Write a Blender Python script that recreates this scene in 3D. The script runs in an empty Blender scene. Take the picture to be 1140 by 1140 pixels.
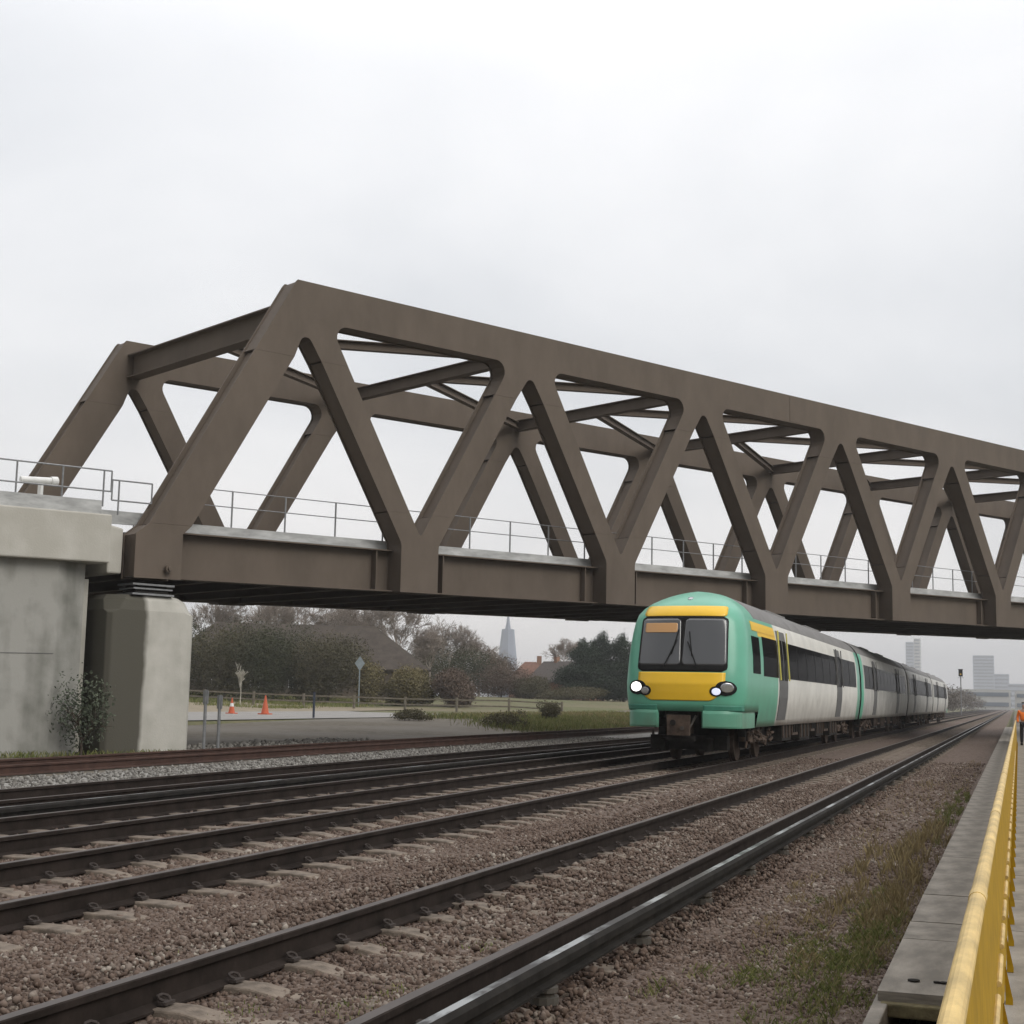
import bpy, bmesh, math, random
import numpy as np
from mathutils import Vector, Matrix
from math import pi, sin, cos, radians

random.seed(7); rng = np.random.default_rng(11)
scn = bpy.context.scene
C = scn.collection

# ------------------------------------------------------------------ materials
def mat(name, col, rough=.8, metal=0., var=.25, scale=3., bump=.0, bscale=40., spec=.3, col2=None, detail=6, stretch=(1,1,1), alpha=None):
    m = bpy.data.materials.new(name); m.use_nodes = True
    nt = m.node_tree; N = nt.nodes; L = nt.links
    b = N['Principled BSDF']
    b.inputs['Roughness'].default_value = rough
    b.inputs['Metallic'].default_value = metal
    b.inputs['Specular IOR Level'].default_value = spec
    c2 = col2 if col2 else tuple(c*(1-var) for c in col)
    c1 = col if col2 else tuple(min(1, c*(1+var*.6)) for c in col)
    tc = N.new('ShaderNodeTexCoord'); mp = N.new('ShaderNodeMapping'); L.new(tc.outputs['Object'], mp.inputs['Vector'])
    mp.inputs['Scale'].default_value = stretch
    nz = N.new('ShaderNodeTexNoise'); nz.inputs['Scale'].default_value = scale; nz.inputs['Detail'].default_value = detail
    nz.inputs['Roughness'].default_value = .65
    L.new(mp.outputs['Vector'], nz.inputs['Vector'])
    cr = N.new('ShaderNodeValToRGB'); cr.color_ramp.elements[0].position = .35; cr.color_ramp.elements[1].position = .65
    cr.color_ramp.elements[0].color = (*c2, 1); cr.color_ramp.elements[1].color = (*c1, 1)
    L.new(nz.outputs['Fac'], cr.inputs['Fac']); L.new(cr.outputs['Color'], b.inputs['Base Color'])
    if bump:
        n2 = N.new('ShaderNodeTexNoise'); n2.inputs['Scale'].default_value = bscale; n2.inputs['Detail'].default_value = 8
        L.new(tc.outputs['Object'], n2.inputs['Vector'])
        bp = N.new('ShaderNodeBump'); bp.inputs['Strength'].default_value = bump; bp.inputs['Distance'].default_value = .02
        L.new(n2.outputs['Fac'], bp.inputs['Height']); L.new(bp.outputs['Normal'], b.inputs['Normal'])
    return m

def attr_mat(name, stops, rough=.9, spec=.15, trans=0.):
    """colour picked by a per-face random attribute 'rnd'"""
    m = bpy.data.materials.new(name); m.use_nodes = True
    nt = m.node_tree; N = nt.nodes; L = nt.links; b = N['Principled BSDF']
    a = N.new('ShaderNodeAttribute'); a.attribute_name = 'rnd'
    cr = N.new('ShaderNodeValToRGB'); e = cr.color_ramp.elements
    for i, c in enumerate(stops):
        p = i/(len(stops)-1)
        if i == 0: el = e[0]
        elif i == len(stops)-1: el = e[-1]; el.position = 1
        else: el = e.new(p)
        el.color = (*c, 1)
    L.new(a.outputs['Fac'], cr.inputs['Fac']); L.new(cr.outputs['Color'], b.inputs['Base Color'])
    b.inputs['Roughness'].default_value = rough; b.inputs['Specular IOR Level'].default_value = spec
    return m

def emit_mat(name, col, s):
    m = bpy.data.materials.new(name); m.use_nodes = True
    b = m.node_tree.nodes['Principled BSDF']
    b.inputs['Base Color'].default_value = (*col, 1)
    b.inputs['Emission Color'].default_value = (*col, 1); b.inputs['Emission Strength'].default_value = s
    b.inputs['Roughness'].default_value = .2
    return m

M = {}
M['steel'] = mat('brown_weathering_paint', (.120, .096, .076), rough=.7, var=.13, scale=.9, stretch=(1, 1, .5), bump=.08, bscale=9, spec=.2)
M['steel_dark'] = mat('brown_soffit_paint', (.10, .085, .07), rough=.85, var=.2, scale=.6)
M['galv'] = mat('galvanised_steel', (.24, .245, .25), rough=.5, metal=.4, var=.2, scale=8)
M['grey_strip'] = mat('grey_walkway_upstand', (.40, .405, .40), rough=.7, var=.3, scale=1.2, stretch=(1, 1, 4))
M['rail_side'] = mat('rusty_rail_side', (.027, .021, .018), spec=.08, rough=.9, var=.35, scale=4, bump=.2, bscale=30)
M['rail_top'] = mat('worn_rail_head', (.095, .08, .072), rough=.5, metal=.6, var=.15, scale=2)
M['rail_rust'] = mat('deep_rust_rail', (.060, .032, .024), rough=.9, var=.3, scale=3, bump=.2)
M['cond_top'] = mat('conductor_rail_top', (.52, .54, .54), rough=.34, metal=.85, var=.35, scale=2.2, stretch=(1, .35, 1), col2=(.045, .04, .038))  # bright and dark patches paint a broken reflection along the top
_e = [n_ for n_ in M['cond_top'].node_tree.nodes if n_.type == 'VALTORGB'][0].color_ramp.elements; _e[0].position = .50; _e[1].position = .60
M['dark'] = mat('grimy_black', (.022, .020, .018), spec=.1, rough=.9, var=.4, scale=5)
M['grime'] = mat('brake_dust_brown', (.075, .052, .038), rough=.9, var=.5, scale=4, bump=.3)
M['insul'] = mat('insulator_grey', (.075, .068, .058), rough=.8, var=.3)
M['sleeper'] = mat('sleeper_concrete', (.175, .142, .112), rough=.9, var=.45, scale=7, bump=.3, bscale=60)
M['clip'] = mat('rail_clip_steel', (.05, .04, .035), rough=.8, var=.3)
M['lid'] = mat('trough_lid_concrete', (.255, .232, .198), rough=.9, var=.34, scale=2.6, bump=.25, bscale=90)
M['yellow_light'] = mat('faded_yellow_paint', (.56, .40, .15), rough=.55, var=.34, scale=8, spec=.5, stretch=(1, .4, 1))
M['yellow'] = mat('ochre_yellow_plastic', (.36, .215, .008), rough=.6, var=.22, scale=4, spec=.15, bump=.05)
M['teal'] = mat('teal_train_paint', (.115, .400, .275), rough=.3, var=.07, scale=1.5, spec=.5)
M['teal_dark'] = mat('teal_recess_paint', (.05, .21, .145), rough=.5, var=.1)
M['tyellow'] = mat('warning_yellow_paint', (.78, .48, .02), rough=.35, var=.05, scale=2, spec=.5)
M['twhite'] = mat('dirty_white_train_paint', (.70, .69, .64), rough=.35, var=.14, scale=.8, spec=.5)
M['troof'] = mat('grey_train_roof', (.17, .165, .16), rough=.7, var=.2, scale=2)
M['tgrey'] = mat('dark_grey_door_paint', (.11, .11, .11), rough=.5, var=.15)
M['rubber'] = mat('black_rubber', (.015, .015, .015), spec=.1, rough=.85, var=.2)
M['rail_yellow'] = mat('yellow_grab_rail', (.60, .55, .12), rough=.5, var=.1)
M['chrome'] = mat('headlamp_reflector', (.5, .5, .52), rough=.15, metal=.9, var=.1)
M['lamp_on'] = emit_mat('lit_headlamp', (1, .98, .93), 1.5)
M['lamp_dim'] = emit_mat('lit_running_lamp', (.75, .8, 1), .5)
M['display'] = emit_mat('destination_display', (.50, .28, .12), .06)
M['tarpink'] = mat('red_brown', (.3, .1, .07), rough=.8)
M['brick'] = mat('orange_brick', (.27, .16, .11), rough=.9, var=.2, scale=2)
M['rooftile'] = mat('dark_roof_tiles', (.085, .072, .064), rough=.9, var=.2, scale=2, stretch=(1, 1, 3))
M['barnroof'] = mat('brown_roof_tiles', (.062, .050, .040), rough=.9, var=.3, scale=1.2)
M['render'] = mat('brown_brick_wall', (.10, .082, .062), rough=.9)
M['spire'] = mat('spire_slate', (.15, .185, .25), rough=.6)
M['tower'] = mat('hazed_tower_cladding', (.32, .36, .43), rough=.6, var=.1, scale=.05)  # cladding lightened, distance haze put into the base colour
M['tower_pale'] = mat('pale_tower_cladding', (.48, .48, .46), rough=.6, var=.1, scale=.05)
M['tower_glass'] = mat('tower_window_bands', (.13, .16, .2), rough=.3, var=.2, scale=.1)
M['orange'] = mat('orange_plastic', (.50, .11, .05), rough=.5, var=.1)
M['hivis'] = mat('orange_jacket_cloth', (.95, .22, .03), rough=.8, var=.1)
M['trousers'] = mat('black_trouser_cloth', (.02, .02, .022), rough=.9)
M['skin'] = mat('skin', (.42, .26, .19), rough=.6)
M['white_paint'] = mat('white_paint', (.72, .72, .70), rough=.4, var=.08)
M['sign_blue'] = mat('pale_blue_sign', (.22, .26, .28), rough=.7, var=.15)
M['blue_post'] = mat('dark_blue_post_paint', (.04, .05, .07), rough=.6)
M['wood'] = mat('weathered_fence_timber', (.17, .15, .115), rough=.9, var=.3)
M['bark'] = mat('winter_bark', (.085, .068, .052), rough=.95, var=.3, scale=3)
M['bark_pale'] = mat('pale_winter_bark', (.31, .265, .225), rough=.95, var=.3, scale=3)
M['birch'] = mat('pale_birch_bark', (.42, .40, .34), rough=.9, var=.2)

def concrete(name, base, dark, streak=1., stain=None):
    m = bpy.data.materials.new(name); m.use_nodes = True
    nt = m.node_tree; N = nt.nodes; L = nt.links; b = N['Principled BSDF']
    b.inputs['Roughness'].default_value = .88; b.inputs['Specular IOR Level'].default_value = .2
    tc = N.new('ShaderNodeTexCoord')
    mp = N.new('ShaderNodeMapping'); mp.inputs['Scale'].default_value = (1.1, 1.1, .16); L.new(tc.outputs['Object'], mp.inputs['Vector'])
    n1 = N.new('ShaderNodeTexNoise'); n1.inputs['Scale'].default_value = 1.3; n1.inputs['Detail'].default_value = 7; L.new(mp.outputs['Vector'], n1.inputs['Vector'])
    n2 = N.new('ShaderNodeTexNoise'); n2.inputs['Scale'].default_value = 1.7; n2.inputs['Detail'].default_value = 9; L.new(tc.outputs['Object'], n2.inputs['Vector'])
    mx = N.new('ShaderNodeMath'); mx.operation = 'MULTIPLY_ADD'; mx.inputs[1].default_value = .55*streak
    L.new(n1.outputs['Fac'], mx.inputs[0]); 
    m2 = N.new('ShaderNodeMath'); m2.operation = 'MULTIPLY'; m2.inputs[1].default_value = .5; L.new(n2.outputs['Fac'], m2.inputs[0]); L.new(m2.outputs[0], mx.inputs[2])
    cr = N.new('ShaderNodeValToRGB'); cr.color_ramp.elements[0].position = .38; cr.color_ramp.elements[1].position = .66
    cr.color_ramp.elements[0].color = (*dark, 1); cr.color_ramp.elements[1].color = (*base, 1)
    L.new(mx.outputs[0], cr.inputs['Fac']); out = cr.outputs['Color']
    if stain:     # a dark water stain running down one edge; its edge wanders
        ux, uy, s0, wid = stain
        geo = N.new('ShaderNodeNewGeometry')
        dt = N.new('ShaderNodeVectorMath'); dt.operation = 'DOT_PRODUCT'; dt.inputs[1].default_value = (ux, uy, 0); L.new(geo.outputs['Position'], dt.inputs[0])
        n3 = N.new('ShaderNodeTexNoise'); n3.inputs['Scale'].default_value = .6; n3.inputs['Detail'].default_value = 4; L.new(geo.outputs['Position'], n3.inputs['Vector'])
        ad = N.new('ShaderNodeMath'); ad.operation = 'MULTIPLY_ADD'; ad.inputs[1].default_value = .55; L.new(n3.outputs['Fac'], ad.inputs[0]); L.new(dt.outputs['Value'], ad.inputs[2])
        mr = N.new('ShaderNodeMapRange'); mr.inputs['From Min'].default_value = s0+.27; mr.inputs['From Max'].default_value = s0+.27+wid
        mr.inputs['To Min'].default_value = 1; mr.inputs['To Max'].default_value = 0; L.new(ad.outputs[0], mr.inputs['Value'])
        mixn = N.new('ShaderNodeMix'); mixn.data_type = 'RGBA'; L.new(mr.outputs['Result'], mixn.inputs['Factor'])
        L.new(out, mixn.inputs[6]); mixn.inputs[7].default_value = (.085, .080, .064, 1); out = mixn.outputs[2]
    L.new(out, b.inputs['Base Color'])
    n4 = N.new('ShaderNodeTexNoise'); n4.inputs['Scale'].default_value = 22; n4.inputs['Detail'].default_value = 8; L.new(tc.outputs['Object'], n4.inputs['Vector'])
    bp = N.new('ShaderNodeBump'); bp.inputs['Strength'].default_value = .25; bp.inputs['Distance'].default_value = .02
    L.new(n4.outputs['Fac'], bp.inputs['Height']); L.new(bp.outputs['Normal'], b.inputs['Normal'])
    return m

# ------------------------------------------------------------------ mesh helpers
class MB:
    def __init__(s): s.v = []; s.f = []; s.m = []
    def add(s, vs, fs, mi=0):
        o = len(s.v); s.v += [tuple(p) for p in vs]; s.f += [tuple(i+o for i in f) for f in fs]; s.m += [mi]*len(fs)
    def box(s, x0, x1, y0, y1, z0, z1, mi=0, T=None):
        vs = [(x, y, z) for z in (z0, z1) for y in (y0, y1) for x in (x0, x1)]
        if T: vs = [T(*p) for p in vs]
        s.add(vs, [(0, 2, 3, 1), (4, 5, 7, 6), (0, 1, 5, 4), (2, 6, 7, 3), (0, 4, 6, 2), (1, 3, 7, 5)], mi)
    def tube(s, a, b, r, n=8, mi=0, r2=None, cap=True):
        a = Vector(a); b = Vector(b); d = (b-a)
        if d.length < 1e-6: return
        d.normalize(); up = Vector((0, 0, 1)) if abs(d.z) < .9 else Vector((1, 0, 0))
        u = d.cross(up).normalized(); w = d.cross(u); r2 = r if r2 is None else r2
        vs = [a+u*cos(2*pi*i/n)*r+w*sin(2*pi*i/n)*r for i in range(n)]+[b+u*cos(2*pi*i/n)*r2+w*sin(2*pi*i/n)*r2 for i in range(n)]
        fs = [(i, (i+1) % n, n+(i+1) % n, n+i) for i in range(n)]
        if cap: fs += [tuple(range(n))[::-1], tuple(range(n, 2*n))]
        s.add(vs, fs, mi)
    def beam(s, a, b, w, h, mi=0, upv=(0, 0, 1)):
        a = Vector(a); b = Vector(b); d = (b-a).normalized(); upv = Vector(upv)
        u = d.cross(upv).normalized(); t = u.cross(d)
        vs = [p+u*i*w/2+t*j*h/2 for p in (a, b) for j in (-1, 1) for i in (-1, 1)]
        s.add(vs, [(0, 1, 3, 2), (4, 6, 7, 5), (0, 4, 5, 1), (2, 3, 7, 6), (0, 2, 6, 4), (1, 5, 7, 3)], mi)
    def prism(s, poly, d0, d1, T, mi=0):
        """poly in (s,z); extruded along D through T(s,D,z)"""
        n = len(poly)
        vs = [T(p[0], d0, p[1]) for p in poly]+[T(p[0], d1, p[1]) for p in poly]
        fs = [tuple(range(n)), tuple(range(n, 2*n))[::-1]]+[(i, n+i, n+(i+1) % n, (i+1) % n) for i in range(n)]
        s.add(vs, fs, mi)
    def disc(s, c, axis, r, t, n=20, mi=0):
        c = Vector(c); a = Vector(axis).normalized(); s.tube(c-a*t/2, c+a*t/2, r, n, mi)
    def obj(s, name, mats, parent=None, smooth=False, bevel=0, fixn=True):
        me = bpy.data.meshes.new(name); me.from_pydata(s.v, [], s.f)
        if not isinstance(mats, (list, tuple)): mats = [mats]
        for m in mats: me.materials.append(m)
        me.polygons.foreach_set('material_index', s.m)
        if fixn and len(s.f) < 60000:
            bm = bmesh.new(); bm.from_mesh(me); bmesh.ops.recalc_face_normals(bm, faces=bm.faces); bm.to_mesh(me); bm.free()
        if smooth: me.polygons.foreach_set('use_smooth', [True]*len(me.polygons))
        me.update()
        o = bpy.data.objects.new(name, me); C.objects.link(o)
        if parent: o.parent = parent
        if bevel:
            bv = o.modifiers.new('bevel', 'BEVEL'); bv.width = bevel; bv.segments = 2; bv.limit_method = 'ANGLE'
        return o

def tag(o, label=None, cat=None, group=None, kind=None):
    if label: o['label'] = label
    if cat: o['category'] = cat
    if group: o['group'] = group
    if kind: o['kind'] = kind
    return o
def empty(name, label, cat, loc=(0, 0, 0), group=None):
    o = bpy.data.objects.new(name, None); C.objects.link(o); o.location = loc; o.empty_display_size = .3
    return tag(o, label, cat, group)
def copytree(o, parent=None):
    c = o.copy(); C.objects.link(c)
    if parent: c.parent = parent
    for ch in list(o.children): copytree(ch, c)
    return c
def npmesh(name, V, F, m, rnd=None, smooth=False, parent=None):
    """fast mesh from numpy arrays (F of constant corner count)"""
    me = bpy.data.meshes.new(name); k = F.shape[1]
    me.vertices.add(len(V)); me.vertices.foreach_set('co', np.ascontiguousarray(V, dtype=np.float32).ravel())
    me.loops.add(F.size); me.loops.foreach_set('vertex_index', np.ascontiguousarray(F, dtype=np.int32).ravel())
    me.polygons.add(len(F)); me.polygons.foreach_set('loop_start', np.arange(0, F.size, k, dtype=np.int32))
    me.polygons.foreach_set('loop_total', np.full(len(F), k, dtype=np.int32))
    me.materials.append(m)
    if rnd is not None:
        at = me.attributes.new('rnd', 'FLOAT', 'FACE'); at.data.foreach_set('value', rnd.astype(np.float32))
    if smooth: me.polygons.foreach_set('use_smooth', np.ones(len(F), bool))
    me.update(calc_edges=True); me.validate()
    o = bpy.data.objects.new(name, me); C.objects.link(o)
    if parent: o.parent = parent
    return o

# ------------------------------------------------------------------ camera (at the trackside, 1.5 m above rail level)
R = ((0.941677493, 0.025721583, 0.335532262), (0.335938142, -0.130296008, -0.932828234), (0.019724696, 0.991141438, -0.131337679))
cam = bpy.data.cameras.new('camera'); co = bpy.data.objects.new('camera', cam); C.objects.link(co)
co.matrix_world = Matrix.Translation((0, 0, 1.5)) @ Matrix(R).to_4x4()
cam.sensor_width = 36; cam.lens = 1555/1140*36; cam.clip_start = .05; cam.clip_end = 20000
scn.camera = co

# ------------------------------------------------------------------ sky and light: bright overcast
w = bpy.data.worlds.new('World'); scn.world = w; w.use_nodes = True
nt = w.node_tree; N = nt.nodes; L = nt.links; bg = N['Background']
SUN_EL, SUN_AZ = radians(40), radians(112)      # azimuth from +Y towards +X
sky = N.new('ShaderNodeTexSky'); sky.sky_type = 'NISHITA'; sky.sun_disc = False; sky.sun_elevation = SUN_EL; sky.sun_rotation = SUN_AZ
tc = N.new('ShaderNodeTexCoord')
sep = N.new('ShaderNodeSeparateXYZ'); L.new(tc.outputs['Generated'], sep.inputs[0])
# cloud layer: direction projected on a flat ceiling, so that the clouds flatten towards the horizon
zz = N.new('ShaderNodeMath'); zz.operation = 'ADD'; zz.inputs[1].default_value = .22; L.new(sep.outputs['Z'], zz.inputs[0])
zm = N.new('ShaderNodeMath'); zm.operation = 'MAXIMUM'; zm.inputs[1].default_value = .05; L.new(zz.outputs[0], zm.inputs[0])
dv = N.new('ShaderNodeVectorMath'); dv.operation = 'DIVIDE'; cb = N.new('ShaderNodeCombineXYZ')
for k in range(3): L.new(zm.outputs[0], cb.inputs[k])
L.new(tc.outputs['Generated'], dv.inputs[0]); L.new(cb.outputs[0], dv.inputs[1])
nz = N.new('ShaderNodeTexNoise'); nz.inputs['Scale'].default_value = .75; nz.inputs['Detail'].default_value = 5; nz.inputs['Roughness'].default_value = .5; nz.inputs['Distortion'].default_value = .3
ofs = N.new('ShaderNodeVectorMath'); ofs.operation = 'ADD'; ofs.inputs[1].default_value = (3.1, .7, 0); L.new(dv.outputs[0], ofs.inputs[0]); L.new(ofs.outputs[0], nz.inputs['Vector'])
cr = N.new('ShaderNodeValToRGB'); cr.color_ramp.elements[0].position = .33; cr.color_ramp.elements[1].position = .66
cr.color_ramp.elements[0].color = (.79, .81, .84, 1); cr.color_ramp.elements[1].color = (1.13, 1.12, 1.12, 1)
L.new(nz.outputs['Fac'], cr.inputs['Fac'])
# brighter towards the zenith, warmer and dimmer at the horizon
hr = N.new('ShaderNodeValToRGB'); e = hr.color_ramp.elements
e[0].position = 0; e[0].color = (.66, .64, .615, 1); e[1].position = 1; e[1].color = (1.35, 1.35, 1.38, 1)
for p, c in ((.08, (.68, .67, .66)), (.22, (.73, .735, .74)), (.42, (.82, .825, .835)), (.6, (1.15, 1.16, 1.18))):
    el = e.new(p); el.color = (*c, 1)
L.new(sep.outputs['Z'], hr.inputs['Fac'])
mu = N.new('ShaderNodeMix'); mu.data_type = 'RGBA'; mu.blend_type = 'MULTIPLY'; mu.inputs['Factor'].default_value = 1
L.new(hr.outputs['Color'], mu.inputs[6]); L.new(cr.outputs['Color'], mu.inputs[7])
gain = N.new('ShaderNodeVectorMath'); gain.operation = 'SCALE'; L.new(mu.outputs[2], gain.inputs[0])
rear_dim = N.new('ShaderNodeMapRange'); rear_dim.inputs['From Min'].default_value = -.75; rear_dim.inputs['From Max'].default_value = .35     # unseen sky behind the camera dimmed, added to darken the truss sides
rear_dim.inputs['To Min'].default_value = 4.8; rear_dim.inputs['To Max'].default_value = 12.7; L.new(sep.outputs['Y'], rear_dim.inputs['Value']); L.new(rear_dim.outputs['Result'], gain.inputs['Scale'])
mix = N.new('ShaderNodeMix'); mix.data_type = 'RGBA'; mix.inputs['Factor'].default_value = .96
L.new(sky.outputs['Color'], mix.inputs[6]); L.new(gain.outputs[0], mix.inputs[7])
L.new(mix.outputs[2], bg.inputs['Color']); bg.inputs['Strength'].default_value = .1

sl = bpy.data.lights.new('sun', 'SUN'); sl.energy = 1.9; sl.angle = radians(35); sl.color = (1, .96, .9)
so = bpy.data.objects.new('sun', sl); C.objects.link(so)
dirv = Vector((cos(SUN_EL)*sin(SUN_AZ), cos(SUN_EL)*cos(SUN_AZ), sin(SUN_EL)))
so.rotation_euler = dirv.to_track_quat('Z', 'Y').to_euler(); so.location = (0, -20, 40)
scn.view_settings.view_transform = 'Standard'; scn.view_settings.look = 'None'
scn.view_settings.exposure = 0; scn.view_settings.gamma = 1

# ------------------------------------------------------------------ terrain
def smooth(a, b, x):
    t = np.clip((x-a)/(b-a), 0, 1); return t*t*(3-2*t)
def ground_z(x, y):
    x = np.asarray(x, float); y = np.asarray(y, float)
    z = np.full(np.broadcast(x, y).shape, -.215)
    z = z - .40*((x > -.725) & (x < -.195))
    z = z + .24*smooth(-38.05, -38.45, x)                        # the concrete apron edge
    z = z + .10*smooth(-50, -54, x) + .25*smooth(-56, -72, x) + .85*smooth(-66, -92, x)
    z = z + 1.15*smooth(105, 175, y)*smooth(-22, -45, x)*(1-smooth(-66, -92, x)*.8)
    z = z + .35*smooth(-21, -27, x)*(1-smooth(-36, -38, x))*smooth(45, 75, y)   # weedy bank
    return z
def sheet(name, xs, ys, m, dz=0, kind='structure', jit=0):
    X, Y = np.meshgrid(xs, ys); Z = ground_z(X, Y)+dz
    if jit: Z = Z+rng.uniform(-jit, jit, Z.shape)
    V = np.stack([X, Y, Z], -1).reshape(-1, 3); nx = len(xs); ny = len(ys)
    i = np.arange((ny-1)*nx).reshape(ny-1, nx)[:, :-1].ravel()
    F = np.stack([i, i+1, i+nx+1, i+nx], -1)
    o = npmesh(name, V, F, m, smooth=True); o['kind'] = kind; return o

def ground_mat(name, cols, scale, bump=.6, bscale=None, big=None, bigscale=.15, vor=True):
    m = bpy.data.materials.new(name); m.use_nodes = True
    nt = m.node_tree; N = nt.nodes; L = nt.links; b = N['Principled BSDF']; b.inputs['Roughness'].default_value = .95; b.inputs['Specular IOR Level'].default_value = .12
    tc = N.new('ShaderNodeTexCoord')
    if vor:
        t = N.new('ShaderNodeTexVoronoi'); t.inputs['Scale'].default_value = scale; L.new(tc.outputs['Object'], t.inputs['Vector'])
        fac = N.new('ShaderNodeSeparateColor'); L.new(t.outputs['Color'], fac.inputs[0]); f = fac.outputs[0]; hgt = t.outputs['Distance']
    else:
        t = N.new('ShaderNodeTexNoise'); t.inputs['Scale'].default_value = scale; t.inputs['Detail'].default_value = 10; t.inputs['Roughness'].default_value = .7
        L.new(tc.outputs['Object'], t.inputs['Vector']); f = t.outputs['Fac']; hgt = f
    cr = N.new('ShaderNodeValToRGB'); e = cr.color_ramp.elements
    lo, hi = (0, 1) if vor else (.3, .7)
    for i, c in enumerate(cols):
        p = lo+(hi-lo)*i/(len(cols)-1)
        el = e[0] if i == 0 else (e[-1] if i == len(cols)-1 else e.new(p)); el.position = p; el.color = (*c, 1)
    L.new(f, cr.inputs['Fac']); out = cr.outputs['Color']
    if big:
        n2 = N.new('ShaderNodeTexNoise'); n2.inputs['Scale'].default_value = bigscale; n2.inputs['Detail'].default_value = 6; L.new(tc.outputs['Object'], n2.inputs['Vector'])
        mr = N.new('ShaderNodeMapRange'); mr.inputs['From Min'].default_value = .42; mr.inputs['From Max'].default_value = .62; L.new(n2.outputs['Fac'], mr.inputs['Value'])
        mx = N.new('ShaderNodeMix'); mx.data_type = 'RGBA'; mx.blend_type = 'MIX'; L.new(mr.outputs['Result'], mx.inputs['Factor'])
        mm = N.new('ShaderNodeMath'); mm.operation = 'MULTIPLY'; mm.inputs[1].default_value = .75; L.new(mr.outputs['Result'], mm.inputs[0]); L.new(mm.outputs[0], mx.inputs['Factor'])
        L.new(out, mx.inputs[6]); mx.inputs[7].default_value = (*big, 1); out = mx.outputs[2]
    L.new(out, b.inputs['Base Color'])
    bp = N.new('ShaderNodeBump'); bp.inputs['Strength'].default_value = bump; bp.inputs['Distance'].default_value = .03; bp.invert = vor
    L.new(hgt, bp.inputs['Height']); L.new(bp.outputs['Normal'], b.inputs['Normal'])
    return m
M['ballast'] = ground_mat('track_ballast', [(.055, .039, .031), (.11, .081, .065), (.145, .110, .09), (.175, .14, .12)], 16, .9, big=(.125, .095, .078), bigscale=.5)
M['ballast_pale'] = ground_mat('pale_ballast', [(.14, .13, .12), (.25, .24, .22), (.36, .35, .33)], 14, .8)
M['earth'] = ground_mat('gravel_earth', [(.075, .065, .05), (.12, .105, .082), (.17, .15, .12)], 2.2, .4, big=(.16, .145, .125), bigscale=.12, vor=False)
M['field'] = ground_mat('rough_winter_grass', [(.075, .085, .04), (.11, .115, .055), (.16, .145, .085)], 1.2, .5, big=(.17, .14, .095), bigscale=.06, vor=False)
M['tan'] = ground_mat('sandy_track', [(.17, .14, .10), (.23, .195, .14), (.28, .24, .18)], 1.0, .3, vor=False)
M['apron'] = ground_mat('pale_concrete_apron', [(.19, .18, .17), (.25, .24, .225), (.29, .28, .265)], .8, .2, vor=False)

gx = np.unique(np.concatenate([np.linspace(-6000, -300, 12), np.linspace(-300, -100, 14), np.arange(-100, -17, 1.5), [-38.05, -38.1, -38.2, -38.3, -38.45, -38.6], np.linspace(-17, -1, 9), [-.75, -.73, -.72, -.2, -.19, -.17], np.linspace(.5, 20, 8), np.linspace(20, 6000, 12)]))
gy = np.unique(np.concatenate([np.linspace(-400, 0, 8), np.arange(0, 190, 6.), np.linspace(190, 9000, 25)]))
sheet('ground', gx, gy, M['field'], -.03)
strip = lambda a, b, n: np.linspace(a, b, n)
sheet('ballast_bed', strip(-14.9, -.77, 40), np.concatenate([np.arange(-6, 60, .5), np.linspace(60, 900, 60)]), M['ballast'], 0.0, jit=.008)
sheet('ballast_shoulder', strip(-17.9, -14.9, 8), np.concatenate([np.arange(-6, 60, .6), np.linspace(60, 300, 30)]), M['ballast_pale'], -.004, jit=.008)
sheet('siding_bed', strip(-21.5, -17.9, 8), np.linspace(-6, 400, 120), M['earth'], -.004)
sheet('gravel_yard', np.concatenate([strip(-38.0, -27, 8), strip(-27, -21.5, 6)]), np.linspace(-30, 300, 80), M['earth'], -.008)
sheet('concrete_apron', strip(-52, -38.45, 9), np.linspace(-30, 105, 50), M['apron'], .02)
sheet('sandy_path', strip(-70, -52, 9), np.linspace(-30, 118, 50), M['tan'], .02)

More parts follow.
